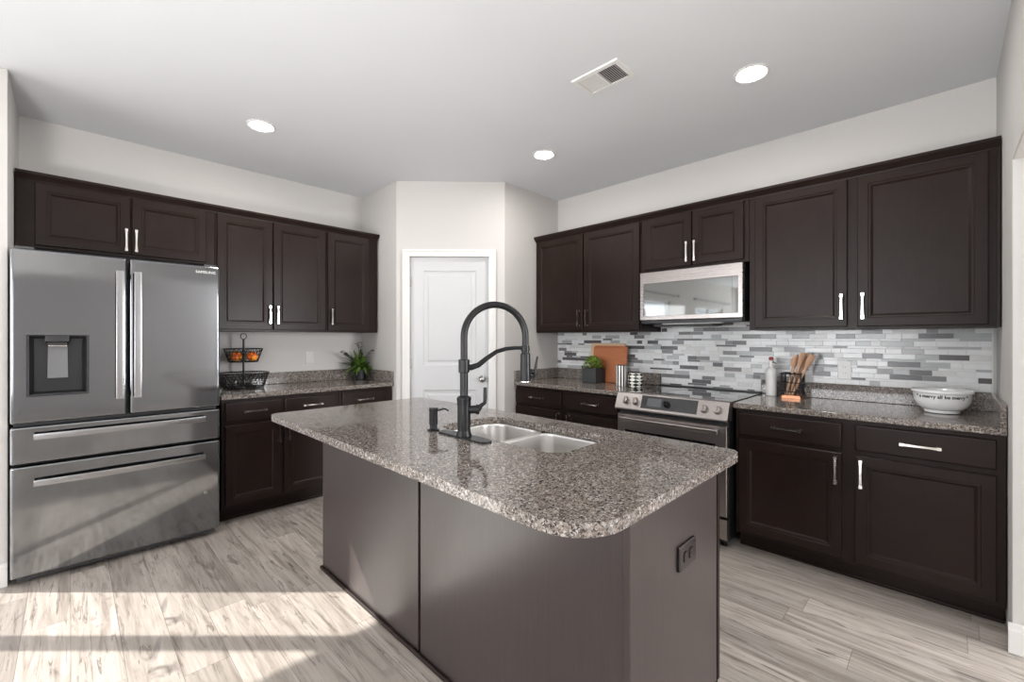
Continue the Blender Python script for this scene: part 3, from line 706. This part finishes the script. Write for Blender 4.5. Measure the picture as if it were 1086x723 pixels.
# ------------------------------------------------------------------ slide-in range
rY0, rY1, rX = .954, 1.732, 2.885
fo = onright(rX)
rg = thing('range', ((rX+XW)/2, 1.343, 0), 'stainless slide-in electric range with black glass cooktop', 'oven range')
b = mb(); box(b, rY0+.004, rY1-.004, .05, .895, -(XW-rX)+.026, -.005, .003, f=fo); build('case', b, BLACKP, rg)
b = mb(); box(b, rY0-.004, rY1+.004, .897, .9205, -(XW-rX)+.026, -.03, .003, f=fo); ct = build('cooktop', b, BGLASS, rg)
b = mb(); box(b, rY0+.0, rY1-.0, .921, .929, -(XW-rX)+.026, -(XW-rX)+.062, .002, f=fo); build('rear_trim', b, BLACKP, ct)
for (cyy, cxx2, R) in ((1.14, 3.08, .105), (1.53, 3.08, .085), (1.14, 3.36, .075), (1.53, 3.36, .105)):
    b = mb(); ring_tube(b, (cxx2, cyy, .9205), R, .0008, 40, 4); build('burner_ring', b, GREYP, ct)
# sloped control panel
pz0, pz1 = .800, .918; w_b, w_t = .056, .012
def fo_s(p):   # u along, v 0..1 up the slope, w off the slope
    tv = p[1]; n = Vector((pz1-pz0, w_b-w_t)).normalized()
    return fo((p[0], pz0+.012+(pz1-pz0-.012)*tv + p[2]*n.y, w_b + (w_t-w_b)*tv + p[2]*n.x))
b = mb()
sec = [(-.03, pz0), (w_b-.006, pz0), (w_b, pz0+.005), (w_b, pz0+.012), (w_t, pz1), (w_t-.008, pz1+.004), (-.03, pz1+.004)]
loft(b, [[(u, v, w_) for w_, v in sec] for u in (rY0-.004, rY1+.004)], f=fo)
cp = build('control_panel', b, STEELO, rg, sharp=20)
b = mb(); loft(b, [[(1.140, .13, .0), (1.535, .13, .0), (1.535, .93, .0), (1.140, .93, .0)], [(1.140, .13, .0012), (1.535, .13, .0012), (1.535, .93, .0012), (1.140, .93, .0012)]], f=fo_s)
tp = note(build('touch_panel', b, BGLASS, cp), 'black glass touch panel')
b = mb(); loft(b, [[(1.385, .30, .001), (1.490, .30, .001), (1.490, .80, .001), (1.385, .80, .001)], [(1.385, .30, .0018), (1.490, .30, .0018), (1.490, .80, .0018), (1.385, .80, .0018)]], f=fo_s)
note(build('display', b, DISPLAY, tp), 'grey display screen')
def knob(parent, u, r, m, name='knob'):
    b = mb(); sc = (pz1-pz0-.012)
    g2 = lambda p: fo_s((u+p[0], .5+p[1]/sc*.92, p[2]))
    lathe(b, [(r*1.12, .0), (r*1.12, .004), (r, .007), (r*.93, .026), (r*.82, .030)], seg=28, f=g2)
    box(b, -r*.14, r*.14, -r*.9, r*.9, .028, .040, .002, f=g2)
    return build(name, b, m, parent)
for u in (1.655, 1.580, 1.095, 1.012): knob(cp, u, .0245, STEELO)
knob(tp, 1.348, .020, BLACKM)
# oven door
b = mb(); u0, u1, v0, v1 = rY0+.006, rY1-.006, .205, .770
a0, a1, c0, c1 = rY0+.075, rY1-.060, .285, .655
rects = [((u0, u1, v0, v1), -.004), ((u0, u1, v0, v1), .030), ((u0+.004, u1-.004, v0+.004, v1-.004), .034), ((a0, a1, c0, c1), .034), ((a0+.002, a1-.002, c0+.002, c1-.002), .030)]
loft(b, [[(r[0], r[2], h), (r[1], r[2], h), (r[1], r[3], h), (r[0], r[3], h)] for r, h in rects], True, False, fo)
od = build('oven_door', b, STEELO, rg)
b = mb(); box(b, a0+.001, a1-.001, c0+.001, c1-.001, .026, .030, f=fo); note(build('window', b, BGLASS, od), 'black oven window')
b = mb(); n = 16
loft(b, [[(u, .726, wz-.012), (u, .744, wz-.012), (u, .749, wz-.004), (u, .744, wz), (u, .728, wz), (u, .722, wz-.004)] for u, wz in [(rY0+.05+(rY1-rY0-.10)*i/n, .080+.006*math.sin(PI*i/n)) for i in range(n+1)]], f=fo)
for u in (rY0+.075, rY1-.075): box(b, u-.014, u+.014, .726, .746, .033, .074, .003, f=fo)
build('handle', b, STEELO, od)
b = mb(); box(b, rY0+.006, rY1-.006, .062, .190, -.004, .030, .004, f=fo); build('storage_drawer', b, STEELO, rg)
for u in (rY0+.05, rY1-.05):
    b = mb(); lathe(b, [(.02, 0), (.02, .01), (.01, .014), (.01, .055)], tuple(fo((u, 0, -.05))), 14); build('foot', b, BLACKP, rg)

# ------------------------------------------------------------------ island
IX0, IX1, IY0, IY1 = 1.015, 1.632, .576, 2.523
isl = thing('kitchen_island', ((IX0+IX1)/2, 1.55, 0), 'dark veneered kitchen island base under the sink worktop', 'kitchen island')
ZT = BT; seam = 1.552
b = mb(); box(b, IX0+.003, IX0+.020, seam+.009, IY1-.002, .012, ZT, .001, 1); build('seating_side_panel', b, PANEL, isl)
b = mb(); box(b, IX0+.003, IX0+.020, IY0+.022, seam-.009, .012, ZT, .001, 1); build('seating_side_panel', b, PANEL, isl)
b = mb(); box(b, IX0+.018, IX0+.024, seam-.012, seam+.012, .012, ZT); build('seam_backing', b, DARK, isl)
b = mb(); box(b, IX0-.004, IX1-.02, IY0, IY0+.021, 0, ZT, .0045, 3); note(build('end_panel', b, PANEL, isl), 'end panel facing the right, with the outlet')
b = mb(); box(b, IX0+.003, IX1-.02, IY1-.002, IY1+.015, 0, ZT, .001, 1); build('end_panel', b, PANEL, isl)
b = mb(); box(b, IX1-.02, IX1, IY0-.003, IY1+.015, .105, ZT, .0015, 1); box(b, IX1-.10, IX1-.085, IY0+.02, IY1, 0, .105); box(b, IX1-.085, IX1-.02, IY0-.003, IY0+.019, 0, .105)
build('face_frame', b, WOOD, isl)
b = mb(); box(b, IX0-.014, IX0+.003, IY0+.019, IY1+.02, 0, .020, .008, 3); build('shoe_moulding', b, WOOD, isl)
fI = lambda p: Vector((IX1 + p[2], p[0], p[1]))
nd = 4
for i in range(nd):
    u0 = IY0+.03 + (IY1-IY0-.05)*i/nd; u1 = IY0+.02 + (IY1-IY0-.05)*(i+1)/nd
    door(isl, fI, u0, u1, .128, .858, u0+.03 if i % 2 else u1-.03, .70)
fE = lambda p: Vector((p[0], IY0 - p[2], p[1]))
outlet(fE, 1.345, .648, .118, .076, m_simple('brown_plate', (.016, .011, .011), .22, spec=.7), BLACKP, 'dark brown outlet set sideways in the island end panel', .001, True, .007)
# island worktop with the sink cut-out
PX0, PX1, PY0, PY1 = .742, 1.690, .518, 2.562
SX0, SX1, SY0, SY1 = 1.178, 1.555, .955, 1.665
it = thing('island_countertop', ((PX0+PX1)/2, 1.54, TOP), 'polished brown speckled granite island countertop with sink cutout', 'countertop', 'speckled granite countertops')
outer = rrect(PX0, PX1, PY0, PY1, [.04, .05, .135, .05], TOP, 8); hole = rrect(SX0, SX1, SY0, SY1, [.10, .09, .07, .07], TOP, 6)
b = mb()
lo = [b.verts.new(p) for p in outer]; lh = [b.verts.new(p) for p in hole]
ed = [b.edges.new((l[i], l[(i+1) % len(l)])) for l in (lo, lh) for i in range(len(l))]
bmesh.ops.triangle_fill(b, use_beauty=True, edges=ed)
top_f = b.faces[:]
r = bmesh.ops.extrude_face_region(b, geom=top_f)
for v in [q for q in r['geom'] if isinstance(q, bmesh.types.BMVert)]: v.co.z -= SLAB
build('slab', b, GRANITE, it, bevel=.004)
# double-bowl undermount sink
sk = thing('sink', ((SX0+SX1)/2, (SY0+SY1)/2, TOP-SLAB), 'stainless double-bowl sink set under the island countertop', 'sink')
ym = 1.325
for (y0, y1, nm) in ((ym+.012, SY1-.004, 0), (SY0+.004, ym-.012, 1)):
    b = mb(); x0, x1 = SX0+.004, SX1-.006; zt = TOP-SLAB-.002
    rr = [.09, .08, .05, .05] if nm == 0 else [.05, .05, .065, .09]
    L = [rrect(x0-.02, x1+.02, y0-(.02 if nm else .0115), y1+(.0115 if nm else .02), [q+.01 for q in rr], zt, 6), rrect(x0, x1, y0, y1, rr, zt, 6), rrect(x0+.004, x1-.004, y0+.004, y1-.004, rr, zt-.008, 6),
         rrect(x0+.012, x1-.012, y0+.012, y1-.012, rr, zt-.14, 6), rrect(x0+.03, x1-.03, y0+.03, y1-.03, [q*.9 for q in rr], zt-.172, 6), rrect(x0+.07, x1-.07, y0+.07, y1-.07, [q*.5 for q in rr], zt-.180, 6)]
    loft(b, L, False, True)
    bo = build('bowl', b, STEELS, sk, sharp=50)
    b = mb(); lathe(b, [(.040, .0005), (.042, .003), (.030, .003), (.026, .001), (.004, .001)], ((x0+x1)/2, (y0+y1)/2, zt-.180), 24, cap0=False); build('drain', b, NICKEL, bo)
# faucet
fcx, fcy = 1.126, 1.392
fa = thing('faucet', (fcx, fcy, TOP), 'matte black high-arc pull-down faucet on the island', 'faucet')
b = mb(); loft(b, [rrect(fcx-.030, fcx+.030, fcy-.152, fcy+.152, .028, TOP+z, 6) for z in (0.0005, .004)] + [rrect(fcx-.027, fcx+.027, fcy-.149, fcy+.149, .026, TOP+.007, 6)]); build('deck_plate', b, BLACKM, fa)
b = mb(); lathe(b, [(.031, .007), (.031, .014), (.0275, .020), (.0265, .030), (.0265, .128), (.028, .134), (.028, .150), (.0295, .152), (.0295, .160), (.024, .166), (.017, .170)], (fcx, fcy, TOP), 28); build('body', b, BLACKM, fa)
b = mb(); lathe(b, [(.0165, .165), (.0165, .262), (.022, .264), (.0225, .268), (.0225, .312), (.022, .316), (.014, .318)], (fcx, fcy, TOP), 24); build('riser', b, BLACKM, fa)
ang = math.radians(-25); dh = Vector((math.cos(ang), math.sin(ang), 0)); R = .1345
def fp(r, z): p = Vector((fcx, fcy, TOP)) + dh*r; return (p.x, p.y, TOP+z)
zc = .408
pts = [fp(0, .312), fp(0, .36)] + [fp(R - R*math.cos(PI*i/24), zc + R*math.sin(PI*i/24)) for i in range(25)] + [fp(2*R, .385), fp(2*R, .365)]
b = mb(); tube(b, pts, .0142, 16); build('hose', b, BLACKM, fa)
b = mb()
tube(b, [fp(r, z) for r, z in ((0, .288), (.03, .283), (.06, .292), (.10, .322), (.14, .347), (.18, .358), (.22, .362), (.255, .362))], [.013, .0125, .0115, .010, .009, .0085, .008, .008], 12)
build('support_arm', b, BLACKM, fa)
b = mb(); c = fp(2*R, 0)
lathe(b, [(.012, .372), (.0185, .370), (.0190, .350), (.0165, .347), (.0165, .340), (.0215, .336), (.0225, .270), (.0240, .224), (.0225, .220)], (c[0], c[1], TOP), 22)
sp = build('spray_head', b, BLACKM, fa)
b = mb(); lathe(b, [(.0225, .221), (.0225, .216), (.015, .215)], (c[0], c[1], TOP), 22); note(build('nozzle_ring', b, CHROME, sp), 'chrome ring at the spray outlet')
b = mb(); d2v = RT
def sp2(r, z): p = Vector((c[0], c[1], 0)) + d2v*r; return (p.x, p.y, TOP+z)
tube(b, [sp2(.018, .262), sp2(.040, .258)], .012, 10); tube(b, [sp2(.040, .250), sp2(.044, .275), sp2(.047, .300), sp2(.052, .325)], [.008, .006, .005, .004], 8); tube(b, [sp2(.018, .235), sp2(.036, .240), sp2(.040, .25)], [.006, .006, .007], 8)
build('spray_trigger', b, BLACKM, sp)
b = mb()
def hd(r, z): p = Vector((fcx, fcy, 0)) + RT*r; return (p.x, p.y, TOP+z)
tube(b, [hd(.02, .112), hd(.050, .113)], .017, 16); tube(b, [hd(.050, .113), hd(.062, .113)], [.021, .020], 16)
tube(b, [hd(.058, .112), hd(.068, .128), hd(.084, .140)], [.011, .009, .007], 10); tube(b, [hd(.084, .136), hd(.086, .165), hd(.086, .203)], [.0065, .008, .0075], 10)
build('lever', b, BLACKM, fa)
# soap dispenser
sx, sy = 1.117, 1.592
so = thing('soap_dispenser', (sx, sy, TOP), 'small black soap pump beside the faucet', 'soap dispenser')
b = mb(); lathe(b, [(.026, .0005), (.026, .005), (.017, .008), (.016, .024), (.0185, .027), (.0185, .084), (.020, .086), (.020, .098), (.010, .100)], (sx, sy, TOP), 24); build('body', b, BLACKM, so)
b = mb()
def sd(r, z): p = Vector((sx, sy, 0)) + RT*r; return (p.x, p.y, TOP+z)
tube(b, [sd(.016, .088), sd(.030, .090), sd(.044, .095), (sd(.056, .092)), sd(.066, .084)], [.0045, .0045, .004, .004, .0035], 8); build('spout', b, BLACKM, so)

# ------------------------------------------------------------------ things on the worktops
def leafblade(b, base_, d, L, W, droop, mi=0, curl=.3, seg=4):
    d = Vector(d).normalized(); side = d.cross(Vector((0, 0, 1)))
    side = side.normalized() if side.length > 1e-3 else Vector((1, 0, 0))
    nrm = side.cross(d); base_ = Vector(base_); prev = None
    for i in range(seg+1):
        s_ = i/seg; p = base_ + d*(L*s_) + Vector((0, 0, -droop*s_*s_*L)); wd = W*math.sin(PI*min(.98, .10+.88*s_))**.8
        row = [b.verts.new(p - side*wd + nrm*wd*curl), b.verts.new(p), b.verts.new(p + side*wd + nrm*wd*curl)]
        if prev:
            for k in (0, 1): b.faces.new((prev[k], prev[k+1], row[k+1], row[k])).material_index = mi
        prev = row
# left: fern in a round dark pot
px, py = 2.00, 4.085
pl = thing('potted_plant', (px, py, TOP), 'leafy green plant with eucalyptus sprigs in a round dark pot', 'plant')
b = mb(); lathe(b, [(.045, .0005), (.052, .006), (.060, .10), (.064, .112), (.062, .118), (.056, .116), (.054, .098), (.002, .098)], (px, py, TOP), 30); build('pot', b, POT, pl)
b = mb(); rnd = random.Random(3)
for i in range(150):
    a = rnd.uniform(0, 2*PI); el = rnd.uniform(.35, 1.45); L = rnd.uniform(.14, .27)
    d = (math.cos(a)*math.cos(el), math.sin(a)*math.cos(el), math.sin(el))
    q = Vector((px, py, TOP+.098)) + Vector((math.cos(a), math.sin(a), 0))*rnd.uniform(0, .035)
    if q.y + d[1]*L > YL-.03 or q.x + d[0]*L > XR-.03: L *= .6
    leafblade(b, q, d, L, rnd.uniform(.012, .021), rnd.uniform(.15, .8))
note(build('foliage', b, FERN, pl), 'green strap leaves')
b = mb(); b2 = mb()
for (dx, dy, h, n) in ((-.22, -.05, .275, 11), (-.15, .03, .25, 9), (.0, .05, .36, 8), (.055, -.11, .29, 8), (-.02, -.09, .25, 6)):
    pts = [(px+dx*s_**1.3, py+dy*s_**1.3, TOP+.095+(h-.095)*s_**.8) for s_ in [i/8 for i in range(9)]]
    tube(b2, pts, [.002]*8+[.001], 6)
    for k in range(n):
        s_ = .4+.6*k/(n-1); q = Vector((px+dx*s_**1.3, py+dy*s_**1.3, TOP+.095+(h-.095)*s_**.8)); a = rnd.uniform(0, 2*PI)
        leafblade(b, q, (math.cos(a), math.sin(a)*.6, rnd.uniform(-.1, .5)), rnd.uniform(.042, .056), .019, .1, seg=3)
build('stems', b2, EUCA, pl); note(build('eucalyptus_leaves', b, EUCA, pl), 'grey-green eucalyptus leaves')
# right: boxwood cube planter
qx0, qy0, qs = 3.302, 2.222, .146
bp = thing('boxwood_planter', (qx0+qs/2, qy0+qs/2, TOP), 'small boxwood plant in a square slate pot before the cutting boards', 'plant')
b = mb()
def sq(i, z): return [(qx0+i, qy0+i, TOP+z), (qx0+qs-i, qy0+i, TOP+z), (qx0+qs-i, qy0+qs-i, TOP+z), (qx0+i, qy0+qs-i, TOP+z)]
loft(b, [sq(.004, .0005), sq(0, .004), sq(0, .132), sq(.002, .134), sq(.008, .134), sq(.009, .115)], True, True); build('pot', b, SLATE, bp)
b = mb(); rnd = random.Random(5); cc = Vector((qx0+qs/2, qy0+qs/2, TOP+.135))
for i in range(520):
    a = rnd.uniform(0, 2*PI); el = rnd.uniform(-.05, 1.5); rad = rnd.uniform(.04, 1)**.5
    v = Vector((math.cos(a)*math.cos(el)*.086, math.sin(a)*math.cos(el)*.098, math.sin(el)*.100))*rad + cc
    d = Vector((math.cos(a)*math.cos(el), math.sin(a)*math.cos(el), math.sin(el)+.3)) + Vector((rnd.uniform(-.6, .6), rnd.uniform(-.6, .6), rnd.uniform(-.4, .4)))
    leafblade(b, v, d, rnd.uniform(.018, .030), rnd.uniform(.006, .009), .2, seg=3)
note(build('foliage', b, LEAF, bp), 'bright green small leaves')
# cutting boards leaning on the tiles
def board(name, y0, y1, ht, th, x_foot, x_top, m, label, groove):
    lean = math.atan2(x_top-x_foot, ht); L = ht/math.cos(lean)
    def g3(p): return Vector((x_foot + p[1]*math.sin(lean) - p[2]*math.cos(lean), p[0], TOP + .0005 + p[1]*math.cos(lean) + p[2]*math.sin(lean)))
    b = mb(); loft(b, [rrect(y0+i, y1-i, i, L-i, max(.028-i, .004), h, 5) for i, h in ((.003, 0), (0, .003), (0, th-.003), (.003, th))] +
                   ([rrect(y0+i, y1-i, i, L-i, max(.03-i*.5, .006), h, 5) for i, h in ((.014, th), (.017, th-.003), (.020, th-.003), (.023, th))] if groove else []), f=g3)
    return tag(build(name, b, m, None, at=(x_foot, (y0+y1)/2, TOP)), label, 'cutting board', 'cutting boards against the tiles')
board('cutting_board', 2.062, 2.432, .357, .016, 3.515, 3.553, MAPLE, 'pale maple cutting board, rearmost of two leaning on the tiles', False)
board('cutting_board', 2.025, 2.382, .332, .020, 3.482, 3.530, CHERRY, 'reddish brown cutting board leaning in front of the pale one', True)
# canisters
def canister(name, x, y, prof, m, label, lid):
    t = thing(name, (x, y, TOP), label, 'canister'); b = mb(); lathe(b, prof, (x, y, TOP), 40); build('body', b, m, t)
    b = mb(); lathe(b, lid, (x, y, TOP), 40); build('rim', b, BLACKM, t); return t
canister('striped_canister', 3.275, 1.945, [(.044, .0005), (.048, .004), (.048, .172), (.046, .175)], STRIPE, 'tall black and white vertically striped canister before the cutting board',
         [(.046, .1752), (.046, .178), (.040, .179), (.039, .160), (.002, .160)])
canister('checked_canister', 3.255, 1.803, [(.045, .0005), (.050, .004), (.057, .03), (.060, .06), (.058, .092), (.051, .118), (.048, .121)], CHECK, 'round black and white checked jar beside the striped canister',
         [(.048, .1212), (.048, .127), (.041, .128), (.039, .110), (.002, .110)])
# white spray bottle
bx, by = 3.468, .872
bt = thing('pump_bottle', (bx, by, TOP), 'slim white bottle with a dark red cap beside the wooden spoons', 'bottle')
b = mb(); lathe(b, [(.030, .0005), (.034, .004), (.0345, .170), (.031, .186), (.018, .200), (.0145, .208), (.0145, .222)], (bx, by, TOP), 30); build('body', b, WHITEP, bt)
b = mb(); lathe(b, [(.0155, .222), (.0155, .244), (.012, .248), (.006, .250)], (bx, by, TOP), 20); build('collar', b, WHITEP, bt)
b = mb(); lathe(b, [(.013, .250), (.0145, .254), (.0145, .268), (.010, .273)], (bx, by, TOP), 20); note(build('cap', b, RED, bt), 'dark red cap')
b = mb(); tube(b, [(bx, by, TOP+.236), (bx-.012, by-.018, TOP+.236), (bx-.020, by-.032, TOP+.228)], [.006, .005, .004], 8); build('nozzle', b, GREYP, bt)
# wire utensil caddy on a copper base with wooden utensils
ux0, ux1, uy0, uy1 = 3.395, 3.505, .675, .800
uc = thing('utensil_caddy', ((ux0+ux1)/2, (uy0+uy1)/2, TOP), 'square black wire utensil caddy with a copper base', 'utensil holder')
b = mb(); loft(b, [rrect(ux0, ux1, uy0, uy1, .012, TOP+z, 4) for z in (.0005, .020)] + [rrect(ux0+.003, ux1-.003, uy0+.003, uy1-.003, .010, TOP+.022, 4), rrect(ux0+.006, ux1-.006, uy0+.006, uy1-.006, .010, TOP+.008, 4)]); note(build('base', b, COPPER, uc), 'copper tray base')
b = mb()
for z in (.045, .105, .165): 
    lp = rrect(ux0+.003, ux1-.003, uy0+.003, uy1-.003, .012, TOP+z, 4); tube(b, lp+[lp[0]],   .0032 if z < .16 else .0046, 6, caps=False)
for x, y in ((ux0+.004, uy0+.006), (ux0+.004, uy1-.006), (ux1-.004, uy0+.006), (ux1-.004, uy1-.006)):
    tube(b, [(x, y, TOP+.012), (x, y, TOP+.166)], .0042, 8)
for x, y in [(ux0+.003, uy0+.006+(uy1-uy0-.012)*k/4) for k in (1, 2, 3)] + [(ux1-.003, uy0+.006+(uy1-uy0-.012)*k/4) for k in (1, 2, 3)] + [(ux0+.006+(ux1-ux0-.012)*k/4, uy0+.003) for k in (1, 2, 3)] + [(ux0+.006+(ux1-ux0-.012)*k/4, uy1-.003) for k in (1, 2, 3)]:
    tube(b, [(x, y, TOP+.012), (x, y, TOP+.166)], .0024, 6)
build('wire_cage', b, BLACKM, uc)
def utensil(name, foot, tip, kind, label):
    foot, tip = Vector(foot), Vector(tip); ax = (tip-foot).normalized(); L = (tip-foot).length
    t = thing(name, foot, label, 'utensil', 'wooden utensils in the wire caddy')
    side = ax.cross(FW).normalized(); nr = ax.cross(side)
    b = mb(); h = L*(.66)
    tube(b, [foot, foot+ax*h*.5, foot+ax*h], [.0085, .0080, .0088], 10); build('handle', b, SPOON, t)
    b = mb(); lp = []
    for i in range(9):
        s_ = i/8; wd = {'spoon': .006+.020*math.sin(PI*min(1, s_*.95+.04)), 'spatula': .007+.016*min(1, s_*2.2), 'fork': .007+.014*math.sin(PI*min(.75, s_*.9+.05))}[kind]
        th = .004 if kind != 'spoon' else .003
        c_ = foot + ax*(h-.004+(L-h)*s_) + nr*((-.008*math.sin(PI*s_)) if kind == 'spoon' else 0)
        lp.append([c_ - side*wd, c_ - side*wd*.5 + nr*th*1.3, c_ + nr*th*1.5, c_ + side*wd*.5 + nr*th*1.3, c_ + side*wd, c_ + side*wd*.5 - nr*th, c_ - nr*th, c_ - side*wd*.5 - nr*th])
    loft(b, lp); build('head', b, SPOON, t)
z0 = TOP+.0095
utensil('wooden_spoon', (3.430, .775, z0), (3.462, .712, TOP+.300), 'spoon', 'wooden spoon leaning leftmost in the wire caddy')
utensil('wooden_spatula', (3.438, .755, z0), (3.452, .672, TOP+.310), 'spatula', 'flat wooden spatula in the middle of the wire caddy')
utensil('wooden_spoon', (3.462, .762, z0), (3.478, .650, TOP+.308), 'spoon', 'wooden spoon behind the spatula, near the tiles')
utensil('wooden_spatula', (3.420, .740, z0), (3.432, .618, TOP+.298), 'spatula', 'wooden spatula leaning furthest right in the wire caddy')
# bowl
ox, oy = 3.325, .015
bw = thing('serving_bowl', (ox, oy, TOP), 'large white ceramic bowl with black script round the rim', 'bowl')
b = mb(); lathe(b, [(.062, .0005), (.070, .003), (.072, .012), (.069, .017), (.082, .022), (.102, .040), (.1135, .068), (.1165, .104), (.119, .109), (.1245, .113), (.1245, .123), (.120, .126), (.112, .121), (.108, .070), (.092, .036), (.06, .026), (.004, .025)], (ox, oy, TOP), 64)
bb = build('body', b, CERAM, bw)
bowl_dir = math.atan2(-oy, -ox)
def onbowl(p):
    a = bowl_dir + p[0]/.117; r_ = .1160 + p[2] + p[1]*.08
    return Vector((ox + r_*math.cos(a), oy + r_*math.sin(a), TOP + .093 + p[1]))
text('script_lettering', '* a merry all be merry *', .0235, onbowl, INK, bw, .0006, .0007)
# two-tier wire basket with fruit
kx_, ky_ = .985, 4.040
bk = thing('fruit_basket', (kx_, ky_, TOP), 'two-tier black wire fruit basket on the counter beside the refrigerator', 'basket')
def wirebasket(name, zb, h, r0, r1, nvert, nring, wr):
    b = mb()
    for i in range(nring): 
        s_ = i/(nring-1); ring_tube(b, (kx_, ky_, TOP+zb+h*s_), r0+(r1-r0)*s_, wr*(2.2 if i in (0, nring-1) else 1), 44, 6)
    for i in range(nvert):
        a = 2*PI*i/nvert; a2 = a + .35
        for q in (a2, a - .35):
            tube(b, [(kx_+r0*math.cos(a), ky_+r0*math.sin(a), TOP+zb), (kx_+(r0+r1)/2*math.cos((a+q)/2), ky_+(r0+r1)/2*math.sin((a+q)/2), TOP+zb+h/2), (kx_+r1*math.cos(q), ky_+r1*math.sin(q), TOP+zb+h)], wr, 5)
    for k in range(1, 6): ring_tube(b, (kx_, ky_, TOP+zb), r0*k/6, wr, 30, 5)
    for i in range(12):
        a = 2*PI*i/12; tube(b, [(kx_+.006*math.cos(a), ky_+.006*math.sin(a), TOP+zb), (kx_+r0*math.cos(a), ky_+r0*math.sin(a), TOP+zb)], wr, 5)
    return build(name, b, BLACKM, bk)
wirebasket('lower_basket', .008, .115, .145, .182, 34, 7, .0021); wirebasket('upper_basket', .215, .105, .102, .138, 26, 5, .0015)
b = mb(); tube(b, [(kx_, ky_, TOP+.002), (kx_, ky_, TOP+.395)], .0075, 12); lathe(b, [(.02, .0005), (.02, .006), (.009, .010)], (kx_, ky_, TOP), 16); build('post', b, BLACKM, bk)
b = mb(); ring_tube(b, (0, 0, 0), .024, .0032, 28, 8, axis='Y', f=lambda p: Vector((kx_ + RT.x*p[0] - RT.y*p[1], ky_ + RT.y*p[0] + RT.x*p[1], TOP+.420+p[2]))); build('ring_handle', b, BLACKM, bk)
fruits = [(-.062, -.046, 'orange-red fruit in front on the left of the upper basket'), (.045, -.070, 'orange-red fruit in front on the right of the upper basket'),
          (.066, .030, 'orange-red fruit at the right rim of the upper basket'), (-.045, .060, 'orange-red fruit at the back of the upper basket')]
for dx, dy, lab in fruits:
    c = Vector((kx_+dx, ky_+dy, TOP+.218+.040))
    t = thing('orange', (c.x, c.y, c.z-.04), lab, 'fruit', 'fruit in the upper basket')
    b = mb(); lathe(b, [(.040*math.sin(PI*(i+.15)/12.3), -.040*math.cos(PI*(i+.15)/12.3)*.93) for i in range(13)], tuple(c), 22); build('flesh', b, FRUIT, t)
    b = mb(); lathe(b, [(.006, .0355), (.004, .0385), (.001, .039)], tuple(c), 8); note(build('stem', b, LEAF, t), 'small green stem')
